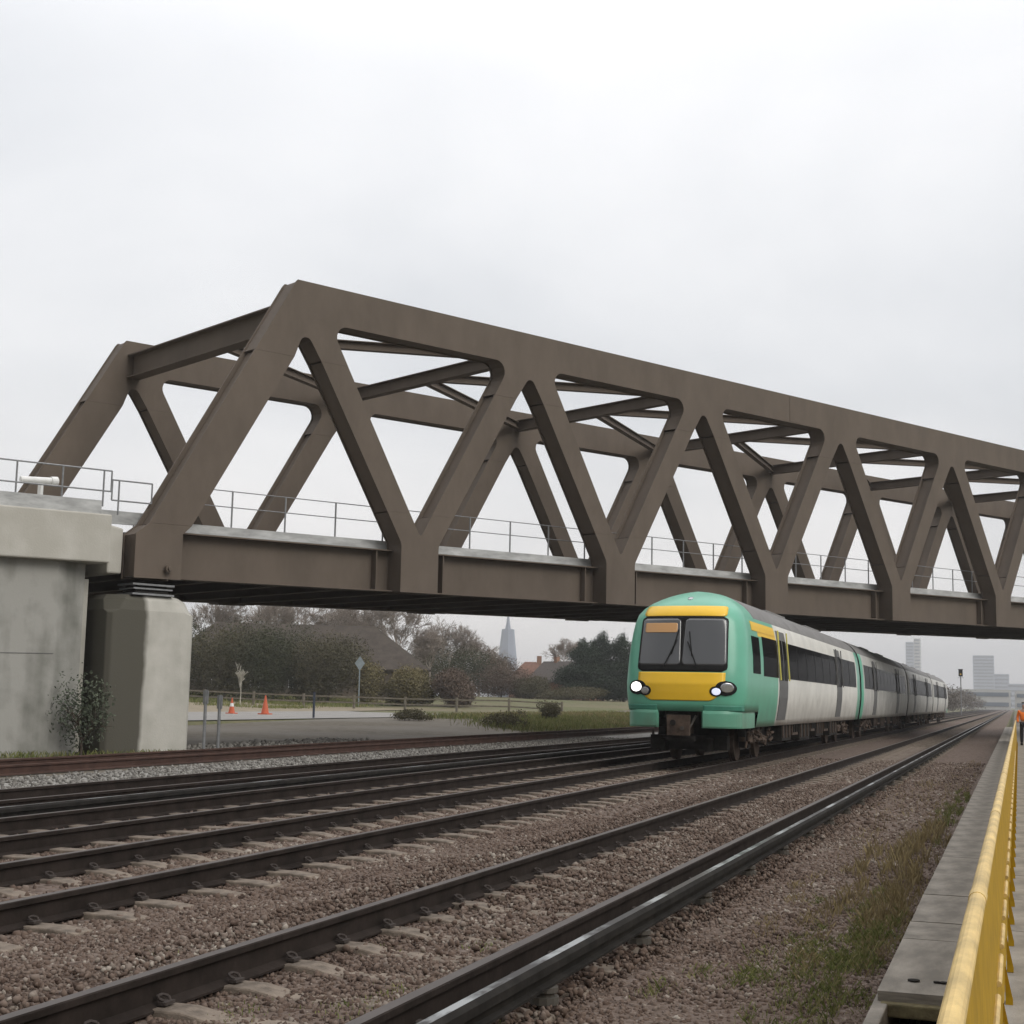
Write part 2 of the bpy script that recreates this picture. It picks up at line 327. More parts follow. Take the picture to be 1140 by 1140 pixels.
# ------------------------------------------------------------------ loose stones
def stones(name, x0, x1, y0, y1, dens, size, zoff, m, keep=None, rnd=None):
    n = int((x1-x0)*(y1-y0)*dens)
    px = rng.uniform(x0, x1, n); py = rng.uniform(y0, y1, n)
    if keep is not None:
        k = keep(px, py); px = px[k]; py = py[k]; n = len(px)
    phi = (1+5**.5)/2
    iv = np.array([(-1, phi, 0), (1, phi, 0), (-1, -phi, 0), (1, -phi, 0), (0, -1, phi), (0, 1, phi), (0, -1, -phi), (0, 1, -phi), (phi, 0, -1), (phi, 0, 1), (-phi, 0, -1), (-phi, 0, 1)])/1.9
    fi = np.array([(0, 11, 5), (0, 5, 1), (0, 1, 7), (0, 7, 10), (0, 10, 11), (1, 5, 9), (5, 11, 4), (11, 10, 2), (10, 7, 6), (7, 1, 8), (3, 9, 4), (3, 4, 2), (3, 2, 6), (3, 6, 8), (3, 8, 9), (4, 9, 5), (2, 4, 11), (6, 2, 10), (8, 6, 7), (9, 8, 1)])
    V = np.repeat(iv[None], n, 0)*rng.uniform(.45, 1.35, (n, 12, 1))
    V = V*rng.uniform(.6, 1.2, (n, 1, 3))*(size*(.35+.95*rng.beta(1.4, 2.2, (n, 1, 1)))/1.9)
    a = rng.uniform(0, 2*pi, n); ca, sa = np.cos(a), np.sin(a)
    X = V[..., 0]*ca[:, None]-V[..., 1]*sa[:, None]; Y = V[..., 0]*sa[:, None]+V[..., 1]*ca[:, None]
    t = rng.uniform(-.9, .9, n); ct, st = np.cos(t)[:, None], np.sin(t)[:, None]
    Z = V[..., 2]*ct - X*st; X = X*ct+V[..., 2]*st
    pz = ground_z(px, py)+zoff+rng.uniform(-.4, .35, n)*size*.4
    V = np.stack([X+px[:, None], Y+py[:, None], Z+pz[:, None]], -1).reshape(-1, 3)
    F = (fi[None]+np.arange(n)[:, None, None]*12).reshape(-1, 3)
    r = rng.beta(2, 2, n)
    if m is M.get('stone'):     # patches of darker, greasier stone, most of it along the rails
        pat = np.sin(px*2.3+1.3*np.sin(py*.9))*np.sin(py*1.1+2*np.sin(px*1.7))+.6*np.sin(px*5.1+py*3.3)*np.sin(py*4.2-px*2.2)
        dr_ = np.min(np.abs(px[:, None]-np.array([-2.62, -4.4, -6.72, -8.22, -9.66, -11.05, -12.75, -14.15])[None]), 1)
        r = r+.13*pat-.30*np.exp(-(dr_/.22)**2)
    r = np.clip(r, 0, 1)
    r = np.repeat(r, 20)
    o = npmesh(name, V, F, m, r); o['kind'] = 'stuff'; return o
M['stone'] = attr_mat('ballast_stones', [(.050, .034, .027), (.092, .064, .050), (.125, .090, .071), (.145, .109, .088), (.165, .130, .108), (.30, .265, .225)])
M['stone_pale'] = attr_mat('pale_stones', [(.10, .092, .082), (.19, .18, .165), (.30, .29, .265)])
insight = lambda x, y: (x > -(y*1.0+1.2)*.80) & (x < -.72)
stones('ballast_stones', -6.5, -.72, 3.0, 10.5, 1150, .041, .0, M['stone'], insight)
stones('ballast_stones', -12, -.72, 10.5, 20, 620, .047, .0, M['stone'], lambda x, y: insight(x, y) & (x > -14.6))
stones('ballast_stones', -14.7, -.9, 20, 45, 110, .075, .0, M['stone'], insight)
stones('ballast_stones', -14.7, -6, 6.5, 20, 120, .07, .0, M['stone'], lambda x, y: (x > -(y+1.2)*.80))
stones('ballast_stones', -4.25, -3.0, 7.5, 30, 330, .05, .035, M['stone'], lambda x, y: rng.uniform(0, 1, len(x)) < np.clip((y-8)/6, 0, .85))
stones('ballast_stones', -2.8, -2.3, 3.5, 30, 420, .05, .04, M['stone'])
stones('ballast_stones', -5.4, -4.5, 5, 30, 260, .05, .05, M['stone'])
stones('pale_shoulder_stones', -17.9, -14.7, 14, 60, 60, .09, .02, M['stone_pale'])

# ------------------------------------------------------------------ rails
RP = [(-.075, -.172), (.075, -.172), (.075, -.16), (.012, -.14), (.010, -.045), (.036, -.035), (.037, -.006), (.030, 0), (-.030, 0), (-.037, -.006), (-.036, -.035), (-.010, -.045), (-.012, -.14), (-.075, -.16)]
def rail(x, label, m_side, m_top, y0=-8, y1=880, z=0, sc=1.0, name='running_rail'):
    b = MB(); n = len(RP)
    ys = [y0, y1]
    vs = [(x+p[0]*sc, y, z+p[1]*sc) for y in ys for p in RP]
    fs = [(i, (i+1) % n, n+(i+1) % n, n+i) for i in range(n)]+[tuple(range(n))[::-1], tuple(range(n, 2*n))]
    b.add(vs, fs, 0)
    for i in (7,): b.m[i] = 1
    o = b.obj(name, [m_side, m_top]); return tag(o, label, 'rail')
rs, rt = M['rail_side'], M['rail_top']
rail(-2.90, 'dark running rail nearest the camera, right rail of the nearest track', rs, rt, sc=1.12)
rail(-4.40, 'dark running rail forming the left side of the nearest track', rs, rt, sc=1.12)
rail(-6.72, 'dark running rail under the right wheels of the train', rs, rt, sc=1.12)
rail(-8.22, 'dark running rail under the left wheels of the train', rs, rt, sc=1.12)
rail(-9.66, 'dark running rail just left of the train, right rail of the third track', rs, rt, sc=1.12)
rail(-11.05, 'running rail on the left side of the third track', rs, rt, sc=1.12)
rail(-12.75, 'running rail on the right side of the fourth track', rs, rt, sc=1.12)
rail(-14.15, 'running rail of the fourth track beside the pale stone shoulder', rs, rt, sc=1.12)
rail(-18.45, 'rust brown siding rail beside the pale stone shoulder', M['rail_rust'], M['rail_rust'], sc=1.15, z=.0, y1=300)
rail(-19.95, 'rust brown siding rail nearest the concrete abutment', M['rail_rust'], M['rail_rust'], sc=1.15, z=.0, y1=300)

def conductor(x, label, side, y0=-8, y1=700, step=2.1, ymax=70):
    e = empty('conductor_rail', label, 'rail', (x, 0, 0))
    b = MB(); P = [(-.055, -.075), (.055, -.075), (.055, -.06), (.02, -.05), (.02, -.01), (.052, 0), (.052, .045), (.026, .068), (-.026, .068), (-.052, .045), (-.052, 0), (-.02, -.01), (-.02, -.05), (-.055, -.06)]
    n = len(P); vs = [(p[0], y, p[1]) for y in (y0, y1) for p in P]
    fs = [(i, (i+1) % n, n+(i+1) % n, n+i) for i in range(n)]+[tuple(range(n))[::-1], tuple(range(n, 2*n))]
    b.add(vs, fs, 0); b.m[7] = 1
    b.obj('rail_bar', [M['dark'], M['cond_top']], e)
    y = 3.4; first = None
    while y < ymax:
        if first is None:
            q = MB(); q.tube((0, 0, -.17), (0, 0, -.13), .085, 12); q.tube((0, 0, -.13), (0, 0, -.105), .06, 12); q.tube((0, 0, -.105), (0, 0, -.078), .08, 12)
            first = q.obj('insulator', M['insul'], e); first.location = (0, y, 0)
        else:
            c = first.copy(); C.objects.link(c); c.parent = e; c.location = (0, y, 0)
        y += step
    return e
conductor(-2.49, 'shiny topped conductor rail right of the nearest running rail', 1)
conductor(-11.5, 'dark conductor rail between the third and fourth tracks', 1, ymax=60)

# ------------------------------------------------------------------ sleepers
def sleeper_mesh():
    b = MB(); x0, x1 = -1.27, 1.27
    pr = [(-.13, -.36), (.13, -.36), (.105, -.172), (-.105, -.172)]
    def sec(x, dz): return [(x, p[0], p[1]+(dz if p[1] > -.3 else 0)) for p in pr]
    S = [sec(-1.27, -.02), sec(-1.05, 0), sec(-.5, 0), sec(-.3, -.035), sec(.3, -.035), sec(.5, 0), sec(1.05, 0), sec(1.27, -.02)]
    vs = [p for s in S for p in s]; fs = []
    for k in range(len(S)-1):
        for i in range(4): a = k*4; fs.append((a+i, a+(i+1) % 4, a+4+(i+1) % 4, a+4+i))
    fs += [(0, 1, 2, 3), tuple(range(len(vs)-4, len(vs)))[::-1]]
    b.add(vs, fs); return b
def clip_mesh():
    b = MB(); pts = [(0, -.05, 0), (.02, -.05, .035), (.055, -.03, .045), (.06, .02, .04), (.03, .045, .03), (.0, .03, .015)]
    for p, q in zip(pts[:-1], pts[1:]): b.tube(p, q, .011, 6)
    b.box(-.03, .03, -.06, .06, -.01, .012)
    return b
spro = sleeper_mesh().obj('sleeper', M['sleeper'], bevel=.012)
cpro = clip_mesh().obj('rail_clip', M['clip'])
tracks = [(-3.65, 'the nearest track', 3.2, .70), (-7.47, 'the track carrying the train', 6.4, .70), (-10.35, 'the third track, left of the train', 9., .72), (-13.45, 'the fourth track beside the pale stone shoulder', 12., .72)]
cand = []
for ti, (tx, tn, ys, st) in enumerate(tracks):
    y = ys
    while y < 400: cand.append((math.hypot(tx, y), ti, tx, y)); y += st
cand.sort(); near, far = cand[:300], cand[300:]
used = False; usedc = False
for d, ti, tx, y in near:
    o = spro if not used else spro.copy()
    if used: C.objects.link(o)
    used = True
    o.location = (tx+rng.uniform(-.015, .015), y+rng.uniform(-.03, .03), rng.uniform(-.006, .004)); o.rotation_euler = (0, 0, rng.uniform(-.008, .008))
    tag(o, 'weathered concrete sleeper under the rails of '+tracks[ti][1], 'sleeper', 'sleepers of '+tracks[ti][1])
    if y < 22 and ti < 2:
        for sx in (-1, 1):
            for s2 in (-1, 1):
                c = cpro if not usedc else cpro.copy()
                if usedc: C.objects.link(c)
                usedc = True
                c.parent = o; c.location = (sx*.75+s2*.10, 0, -.155); c.rotation_euler = (0, 0, 0 if s2 < 0 else pi); c.scale = (.8, .8, .8)
b = MB(); sm = sleeper_mesh()
for d, ti, tx, y in far: b.add([(v[0]+tx, v[1]+y, v[2]) for v in sm.v], sm.f)
o = b.obj('far_sleepers', M['sleeper'], fixn=False); tag(o, kind='stuff')

# ------------------------------------------------------------------ cable trough lids and the paved walkway
lid = MB(); lid.box(-.285, .285, -.8, .8, -.055, 0)
lidm = None
yj = 8.42
k = 0
def lid_at(x, y, hw, hl, label, group, z=-.10):
    global lidm
    if lidm is None:
        lidm = bpy.data.meshes.new('trough_lid'); bm = bmesh.new(); bmesh.ops.create_cube(bm, size=1); bm.to_mesh(lidm); bm.free(); lidm.materials.append(M['lid'])
    o = bpy.data.objects.new('trough_lid' if hw < .4 else 'paving_stone', lidm); C.objects.link(o)
    o.scale = (hw*2, hl*2, .055); o.location = (x, y, z-.0275+rng.uniform(-.004, .004)); o.rotation_euler = (rng.uniform(-.003, .003), rng.uniform(-.004, .004), rng.uniform(-.006, .006))
    bv = o.modifiers.new('bevel', 'BEVEL'); bv.width = .006; bv.segments = 2
    return tag(o, label, 'slab', group)
L1 = 'grey concrete slab lid of the cable trough left of the yellow barrier'; L2 = 'grey paving slab of the walkway right of the yellow barrier'
y = yj
while y < 120:
    ln = [1.62, .81, 1.62, 1.62][k % 4] if y > 10 else 1.9
    first = (k == 0)
    lid_at(-.49, y+ln/2, .285, ln/2-.008, 'nearest trough lid, resting over the open dark end of the cable trough' if first else L1, None if first else 'trough lids left of the barrier', z=-.10)
    y += ln; k += 1
y = 2.0; k = 0
while y < 120:
    ln = 1.8
    for j, xx in enumerate((.30, 1.39)):
        if y > 60 and j == 1: continue
        lid_at(xx, y+ln/2, .54 if j else .49, ln/2-.01, L2, 'walkway slabs right of the barrier', z=-.10)
    y += ln
b = MB(); b.box(-.20, -.19, 2, 120, -.35, -.115)
b.box(2.0, 6, -6, 400, -.5, -.14)
# open concrete trough channel under the lids
t = MB(); t.box(-.80, -.715, 6.9, 120, -.45, -.162); t.box(-.27, -.20, 4, 120, -.45, -.162); t.box(-.72, -.26, 3, 120, -.45, -.42)
tag(t.obj('cable_trough', M['lid'], bevel=.01), 'open ended concrete cable trough channel under the slab lids', 'trough')
t = MB(); t.box(-.76, -.24, 8.36, 8.47, -.235, -.160)
tag(t.obj('timber_bearer', mat('mossy_timber', (.17, .145, .08), rough=.9, var=.4, scale=9, bump=.3), bevel=.01), 'mossy timber bearer across the open end of the cable trough', 'timber')
t = MB(); t.tube((-.66, 8.66, -.093), (-.60, 8.66, -.091), .028, 12); t.tube((-.50, 8.63, -.092), (-.41, 8.66, -.092), .022, 10)
cs = [mat('trough_cable', (.03, .03, .032), rough=.5)]
ca = MB()
for i, xx in enumerate((-.62, -.55, -.47)):
    pr = [(xx, 6.5, -.40), (xx+.01, 7.6, -.39), (xx-.01, 8.6, -.385), (xx, 14, -.385)]
    for p, q in zip(pr[:-1], pr[1:]): ca.tube(p, q, .022, 8)
tag(ca.obj('cable_bundle', cs[0], smooth=True), 'black cables lying in the open end of the trough', 'cable')
# walkway base
b = MB(); b.box(-.2, 7, -6, 300, -.6, -.162); o = b.obj('walkway_base', M['earth']); tag(o, kind='structure')
# lifting marks of the nearest slab
t = MB()
for (xx, r) in ((-.60, .035), (-.47, .020), (-.43, .026)):
    t.tube((xx, 8.78, -.101), (xx, 8.78, -.094), r, 14)
tag(t.obj('dark_fittings', M['dark']), 'small round dark lifting fittings on the end of the nearest slab', 'fitting')

# ------------------------------------------------------------------ yellow barrier
FX = lambda y: .0022*(y-8)
fe = empty('yellow_barrier', 'long low yellow barrier with a pale top rail between trough lids and walkway', 'barrier', (-.1, 2, -.1))
def fpt(x, y, z): return (x+FX(y)+.1, y-2, z+.1)
seg = [(1.2, 5.05), (5.05, 8.9), (8.9, 14), (14, 24), (24, 44), (44, 70)]
for i, (a, c) in enumerate(seg):
    q = MB(); q.tube(fpt(-.126, a+.02, .868), fpt(-.126, c-.02, .868), .027, 16); q.tube(fpt(-.126, c-.1, .868), fpt(-.126, c+.06, .868), .0295, 16)
    q.obj('top_rail', M['yellow_light'], fe, smooth=False)
q = MB()
y = 1.2
while y < 70:
    st = 1.0
    # corrugated vertical panel
    for j in range(4):
        a = y+j*st/4; d = .006
        q.add([fpt(-.112, a, .86), fpt(-.110, a+st/8, .86), fpt(-.112, a+st/4, .86), fpt(-.094, a, -.03), fpt(-.091, a+st/8, -.03), fpt(-.094, a+st/4, -.03)], [(0, 1, 4, 3), (1, 2, 5, 4)])
        q.add([fpt(-.124, a, .85), fpt(-.124, a+st/4, .85), fpt(-.118, a, -.03), fpt(-.118, a+st/4, -.03)], [(0, 1, 3, 2)])
    y += st
q.obj('panel', M['yellow'], fe, fixn=False)
foot = None; y = 1.35
while y < 66:
    if foot is None:
        q = MB(); P = [(-.09, -.10), (-.052, -.10), (-.052, -.07), (-.085, .10), (-.09, .10)]
        vs = [(p[0]+.1, yy, p[1]+.1) for yy in (-.02, .02) for p in P]; n = 5
        q.add([(p[0]+.1, -.04, p[1]+.1) for p in P]+[(p[0]+.1-.0, .06, p[1]*.6-.04+.1) for p in P], [(0, 1, 2, 3, 4), (9, 8, 7, 6, 5)]+[(i, 5+i, 5+(i+1) % 5, (i+1) % 5) for i in range(5)])
        foot = q.obj('foot', M['yellow'], fe); c = foot
    else:
        c = foot.copy(); C.objects.link(c); c.parent = fe
    c.location = (FX(y), y-2, 0); y += 1.0
q = MB(); y = 1.5
while y < 40:
    q.tube(fpt(-.092, y, .33), fpt(-.092, y+.72, .33), .013, 8); y += 1.0
q.obj('lower_rail', M['yellow_light'], fe)

# ------------------------------------------------------------------ bridge frame
AL = radians(27.3519); GR = .02006
UX, UY = sin(AL), cos(AL); NX, NY = -cos(AL), sin(AL)
def B(s, D, z): return (UX*s+NX*D, UY*s+NY*D, z+GR*s)
def Bn(s, D, z): return (UX*s+NX*D, UY*s+NY*D, z)
def fillet(poly, rads, seg=6):
    out = []; n = len(poly)
    for i in range(n):
        p = Vector(poly[i]); r = rads[i]
        if r <= 0: out.append(tuple(p)); continue
        a = (Vector(poly[i-1])-p); c = (Vector(poly[(i+1) % n])-p); la, lc = a.length, c.length; a.normalize(); c.normalize()
        ang = a.angle(c); t = min(r/math.tan(ang/2), la*.49, lc*.49); rr = t*math.tan(ang/2)
        bis = (a+c).normalized(); cen = p+bis*(rr/sin(ang/2)); p0 = p+a*t; p1 = p+c*t
        v0 = p0-cen; v1 = p1-cen; tot = v0.angle_signed(v1)
        for k in range(seg+1):
            th = -tot*k/seg; vv = Vector((v0.x*cos(th)-v0.y*sin(th), v0.x*sin(th)+v0.y*cos(th))); out.append(tuple(cen+vv))
    return out
def offset(poly, d):
    n = len(poly); A = sum(poly[i][0]*poly[(i+1) % n][1]-poly[(i+1) % n][0]*poly[i][1] for i in range(n)); sg = 1 if A > 0 else -1
    out = []
    for i in range(n):
        p0 = Vector(poly[i-1]); p = Vector(poly[i]); p1 = Vector(poly[(i+1) % n])
        e0 = (p-p0); e1 = (p1-p)
        if e0.length < 1e-6 or e1.length < 1e-6: out.append(tuple(p)); continue
        e0.normalize(); e1.normalize(); n0 = Vector((-e0.y, e0.x))*sg; n1 = Vector((-e1.y, e1.x))*sg
        m = n0+n1
        if m.length < .2: m = n0
        else: m = m/(m.length_squared/2)
        out.append(tuple(p+m*d))
    return out
def member(poly, D0, D1, name, parent, lip=.06, label=None, core=None):
    q = MB(); q.prism(poly, D0, D0+.05, B); q.prism(poly, D1-.05, D1, B); q.prism(core if core else offset(poly, lip), D0+.05, D1-.05, B)
    o = q.obj(name, M['steel'], parent)
    if label: o['label'] = label
    return o

br = empty('truss_bridge', 'long brown steel truss bridge crossing above the tracks and the train', 'bridge', (0, 0, 0))
P, T0, NT = 9.3, 23.0, 9           # panel length, first top node, number of top nodes
TE = T0+P*(NT-1)
ZB, ZC, ZU, ZT = 4.15, 5.45, 12.1, 13.25
SPT, SPB = 10.9, 6.6
dl = lambda T, z: T+.2+.62*(11.6-z)   # falling diagonal, left edge
dr = lambda T, z: T+1.2+.60*(11.6-z)  # falling diagonal, right edge
def truss(D0, D1):
    # top chord with gusset stubs: outline traced clockwise from top left
    pts = []; rad = []
    def add(x, z, r=0): pts.append((x, z)); rad.append(r)
    add(T0-.40, ZT-.1); add(T0-.32, ZT)
    add(TE+.32, ZT); add(TE+.40, ZT-.1)
    # right end: mirrored end post stub
    add(TE+.40+.575*(ZT-.1-SPT), SPT); add(TE+.22+.59*(11.6-SPT)-.30, SPT)
    add(TE-.0, 11.80, .22)
    for k in range(NT-1, -1, -1):
        T = T0+P*k
        if k < NT-1:
            # (coming from the right) falling diagonal stub of this node
            add(dr(T, ZU), ZU, .35); add(dr(T, SPT), SPT); add(dl(T, SPT), SPT)
            add(T, 11.80, .22)
        if k > 0:
            add(2*T-dl(T, SPT), SPT); add(2*T-dr(T, SPT), SPT); add(2*T-dr(T, ZU), ZU, .45)
    add(T0+.30-.22-.59*(11.6-SPT), SPT); add(T0-.40-.575*(ZT-.1-SPT), SPT)
    poly = fillet(pts, rad)
    member(poly, D0, D1, 'top_chord', br, lip=.04)
    # diagonals
    for k in range(NT):
        T = T0+P*k
        e_ = .004; za, zb_ = SPT-e_, SPB+e_; ci = .06
        if k < NT-1: member([(dl(T, SPT-e_), SPT-e_), (dr(T, SPT-e_), SPT-e_), (dr(T, SPB+e_), SPB+e_), (dl(T, SPB+e_), SPB+e_)], D0+.003, D1-.003, 'diagonal', br, core=[(dl(T, za)+ci, za), (dr(T, za)-ci, za), (dr(T, zb_)-ci, zb_), (dl(T, zb_)+ci, zb_)])
        if k > 0: member([(2*T-dr(T, SPT-e_), SPT-e_), (2*T-dl(T, SPT-e_), SPT-e_), (2*T-dl(T, SPB+e_), SPB+e_), (2*T-dr(T, SPB+e_), SPB+e_)], D0+.003, D1-.003, 'diagonal', br, core=[(2*T-dr(T, za)+.15, za), (2*T-dl(T, za)-ci, za), (2*T-dl(T, zb_)-ci, zb_), (2*T-dr(T, zb_)+.15, zb_)])
        if k < NT-1:
            Bc = T+P/2
            g = [(Bc-.75, ZB-.03), (Bc+.75, ZB-.03), (Bc+.75, 5.63), (2*Bc-dl(T, SPB), SPB), (2*Bc-dr(T, SPB), SPB), (Bc, 5.86), (dr(T, SPB), SPB), (dl(T, SPB), SPB), (Bc-.75, 5.63)]
            g = fillet(g, [0, 0, .4, 0, 0, .08, 0, 0, .4], 4)
            member(g, D0, D1, 'bottom_gusset', br, lip=.03)
    for sgn, T in ((1, T0), (-1, TE)):
        X = lambda v: T+sgn*v
        l0 = lambda z: -.40-.575*(ZT-.1-z); r0 = lambda z: .08-.59*(11.6-z)
        z1, z0 = SPT-.004, 5.6; ci = .07
        member([(X(l0(z1)), z1), (X(r0(z1)), z1), (X(r0(z0)), z0), (X(l0(z0)), z0)], D0+.003, D1-.003, 'end_post', br, core=[(X(l0(z1)+.15), z1), (X(r0(z1)-ci), z1), (X(r0(z0)-ci), z0), (X(l0(z0)+.15), z0)])
        z0 -= .005
        member([(X(l0(z0)), z0), (X(r0(z0)), z0), (X(-3.72), 5.35), (X(-3.72), ZB-.05), (X(-5.12), ZB-.05), (X(-5.12), 5.3)], D0, D1, 'end_gusset', br, lip=.04)
truss(34.0, 34.74)
truss(44.6, 45.3)
# edge girders (recessed webs) with stiffeners, deck and soffit
for D0, D1, sg in ((34.70, 34.90, 1), (44.45, 44.65, -1)):
    q = MB(); a, c = T0-3.6, TE+3.6
    q.prism([(a, ZB+.04), (c, ZB+.04), (c, ZC-.04), (a, ZC-.04)], D0, D1, B)
    o0 = (34.42, 34.9) if sg > 0 else (44.45, 44.93)
    q.prism([(a, ZB), (c, ZB), (c, ZB+.04), (a, ZB+.04)], o0[0], o0[1], B); q.prism([(a, ZC-.04), (c, ZC-.04), (c, ZC), (a, ZC)], o0[0], o0[1], B)
    q.obj('edge_girder', M['steel'], br)
    for k in range(NT-1):
        for ds in (-1.35, 1.35):
            s = T0+P*k+P/2+ds; q = MB(); q.prism([(s-.02, ZB+.04), (s+.02, ZB+.04), (s+.02, ZC-.04), (s-.02, ZC-.04)], o0[0]+.04 if sg > 0 else 44.66, 34.69 if sg > 0 else o0[1]-.04, B)
            q.obj('stiffener', M['steel'], br)
q = MB(); q.prism([(T0-4.9, ZB+.35), (TE+4.9, ZB+.35), (TE+4.9, ZC-.05), (T0-4.9, ZC-.05)], 34.93, 44.42, B); q.obj('deck', M['steel_dark'], br)
s = T0-4.6
while s < TE+4.7:
    q = MB(); q.prism([(s-.14, ZB), (s+.14, ZB), (s+.14, ZB+.03), (s-.14, ZB+.03)], 34.91, 44.44, B); q.prism([(s-.012, ZB+.03), (s+.012, ZB+.03), (s+.012, ZB+.345), (s-.012, ZB+.345)], 34.91, 44.44, B)
    q.obj('cross_girder', M['steel_dark'], br); s += P/4
# parapet upstands
for D0, D1 in ((34.92, 35.04), (44.30, 44.42)):
    q = MB(); q.prism([(T0-3.6, ZC+.005), (TE+3.6, ZC+.005), (TE+3.6, ZC+.32), (T0-3.6, ZC+.32)], D0, D1, B)
    q.prism([(T0-3.6, ZC+.01), (TE+3.6, ZC+.01), (TE+3.6, ZC+.06), (T0-3.6, ZC+.06)], D0-.12, D0-.003, B)
    q.obj('upstand', M['grey_strip'], br)
# railings with posts
for D, s0, st in ((35.25, T0-3.3, 1.85), (44.15, T0-3.0, 1.55)):
    q = MB(); a, c = s0, TE+3.3
    for z in (ZC+1.42, ZC+.95): q.tube(B(a, D, z), B(c, D, z), .015, 8)
    ro = q.obj('railing', M['galv'], br)
    pp = None; s = a; k = 0
    while s < c and k < 60:
        q = MB(); q.box(-.019, .019, -.019, .019, 0, 1.40)
        if pp is None: pp = q.obj('railing_post', M['galv'], ro); cc = pp
        else: cc = pp.copy(); C.objects.link(cc); cc.parent = ro
        cc.location = B(s, D, ZC+.02); cc.rotation_euler = (0, 0, -AL); s += st; k += 1
# top bracing
def ibeam(a, c, w, h, name, t=.03):
    q = MB(); a = Vector(a); c = Vector(c); up = Vector((0, 0, 1))
    q.beam(a+up*(h/2-t/2), c+up*(h/2-t/2), w, t); q.beam(a-up*(h/2-t/2), c-up*(h/2-t/2), w, t); q.beam(a, c, .03, h-2*t-.002)
    return q.obj(name, M['steel'], br)
Di, Do = 34.75, 44.59
for k in range(NT):
    T = T0+P*k
    zc = 12.58
    if k in (0, NT-1):
        s = T+.0 if k == 0 else T-.0
        ibeam(B(s, Di, 12.33), B(s, Do, 12.33), .5, .84, 'portal_beam', .045)
    else:
        ibeam(B(T, Di, zc), B(T, Do, zc), .36, .46, 'cross_beam')
    if k < NT-1:
        m = (Di+Do)/2
        ibeam(B(T+.35, m-.35, zc), B(T+P-.25, Di+.2, zc), .26, .30, 'brace')
        ibeam(B(T+.35, m+.35, zc), B(T+P-.25, Do-.2, zc), .26, .30, 'brace')
# splice plates on the near top chord
q = MB(); q.prism([(T0+2.64*P-.35, ZU+.05), (T0+2.64*P+.35, ZU+.05), (T0+2.64*P+.35, ZT-.05), (T0+2.64*P-.35, ZT-.05)], 33.985, 33.998, B); q.obj('splice_plate', M['steel'], br)
# pinned eye on the near gusset
q = MB(); q.tube(B(18.85, 33.98, 4.38), B(18.85, 33.85, 4.38), .11, 14); q.tube(B(18.85, 33.85, 4.38), B(18.85, 33.80, 4.38), .06, 12); q.obj('lifting_lug', M['steel'], br)

# ------------------------------------------------------------------ piers, bearings, abutment
M['pier'] = concrete('pier_concrete', (.50, .485, .44), (.36, .35, .31), .9, stain=(UX, UY, 18.28, .14))
M['pier2'] = concrete('pier_concrete_clean', (.47, .455, .41), (.33, .32, .28))
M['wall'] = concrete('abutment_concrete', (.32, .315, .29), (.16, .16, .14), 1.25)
M['cap'] = concrete('precast_beam_concrete', (.50, .485, .44), (.40, .385, .34), .7)
M['pale_edge'] = concrete('pale_lip', (.52, .51, .48), (.42, .41, .38))
def pier(s0, s1, D0, D1, ztop, m, label, ch=.22):
    def Tn(x, y, z): return Bn(x, y, z)
    zg = -.5
    q = MB()
    def ring(a, z, c): 
        x0, x1, y0, y1 = s0+a, s1-a, D0+a, D1-a
        return [Tn(x, y, z) for x, y in ((x0+c, y0), (x1-c, y0), (x1, y0+c), (x1, y1-c), (x1-c, y1), (x0+c, y1), (x0, y1-c), (x0, y0+c))]
    zs = [(0, zg, .12), (0, ztop-.50, .12), (.0, ztop-.42, .3), (.07, ztop-.12, .42), (.22, ztop, .42)]
    vs = []; fs = []
    for a, z, c in zs: vs += ring(a, z, c)
    for k in range(len(zs)-1):
        for i in range(8): fs.append((k*8+i, k*8+(i+1) % 8, k*8+8+(i+1) % 8, k*8+8+i))
    fs += [tuple(range(8))[::-1], tuple(range(len(vs)-8, len(vs)))]
    q.add(vs, fs); return tag(q.obj('bridge_pier', m, bevel=.03), label, 'pier')
pier(17.25, 19.82, 34.05, 36.2, 4.02, M['pier'], 'pale concrete pier with a dark water stain under the near end of the bridge')
pier(17.25, 19.82, 43.9, 46.0, 4.02, M['pier2'], 'concrete pier under the far truss, hidden behind the abutment')
for D, lb in ((34.0, 'near'), (44.1, 'far')):
    p_ = pier(TE+3.2, TE+5.7, D, D+2.2, 5.9-.2, M['pier2'], 'concrete pier under the %s truss at the distant end of the bridge' % lb)
for s, D, z0, lb in ((18.55, 34.55, 4.02, 'layered steel bearing between the stained pier and the truss end'), (18.55, 45.0, 4.02, 'layered steel bearing on top of the hidden pier')):
    q = MB()
    for i, (hw, z, h) in enumerate(((.62, 0, .05), (.5, .052, .10), (.58, .155, .04), (.45, .198, .06), (.62, .261, .05))):
        q.box(s-hw, s+hw, D-hw*.7, D+hw*.7, z0+z, z0+z+h, 0 if i % 2 == 0 else 1, T=Bn)
    tag(q.obj('bridge_bearing', [M['galv'], M['dark']]), lb, 'bearing')
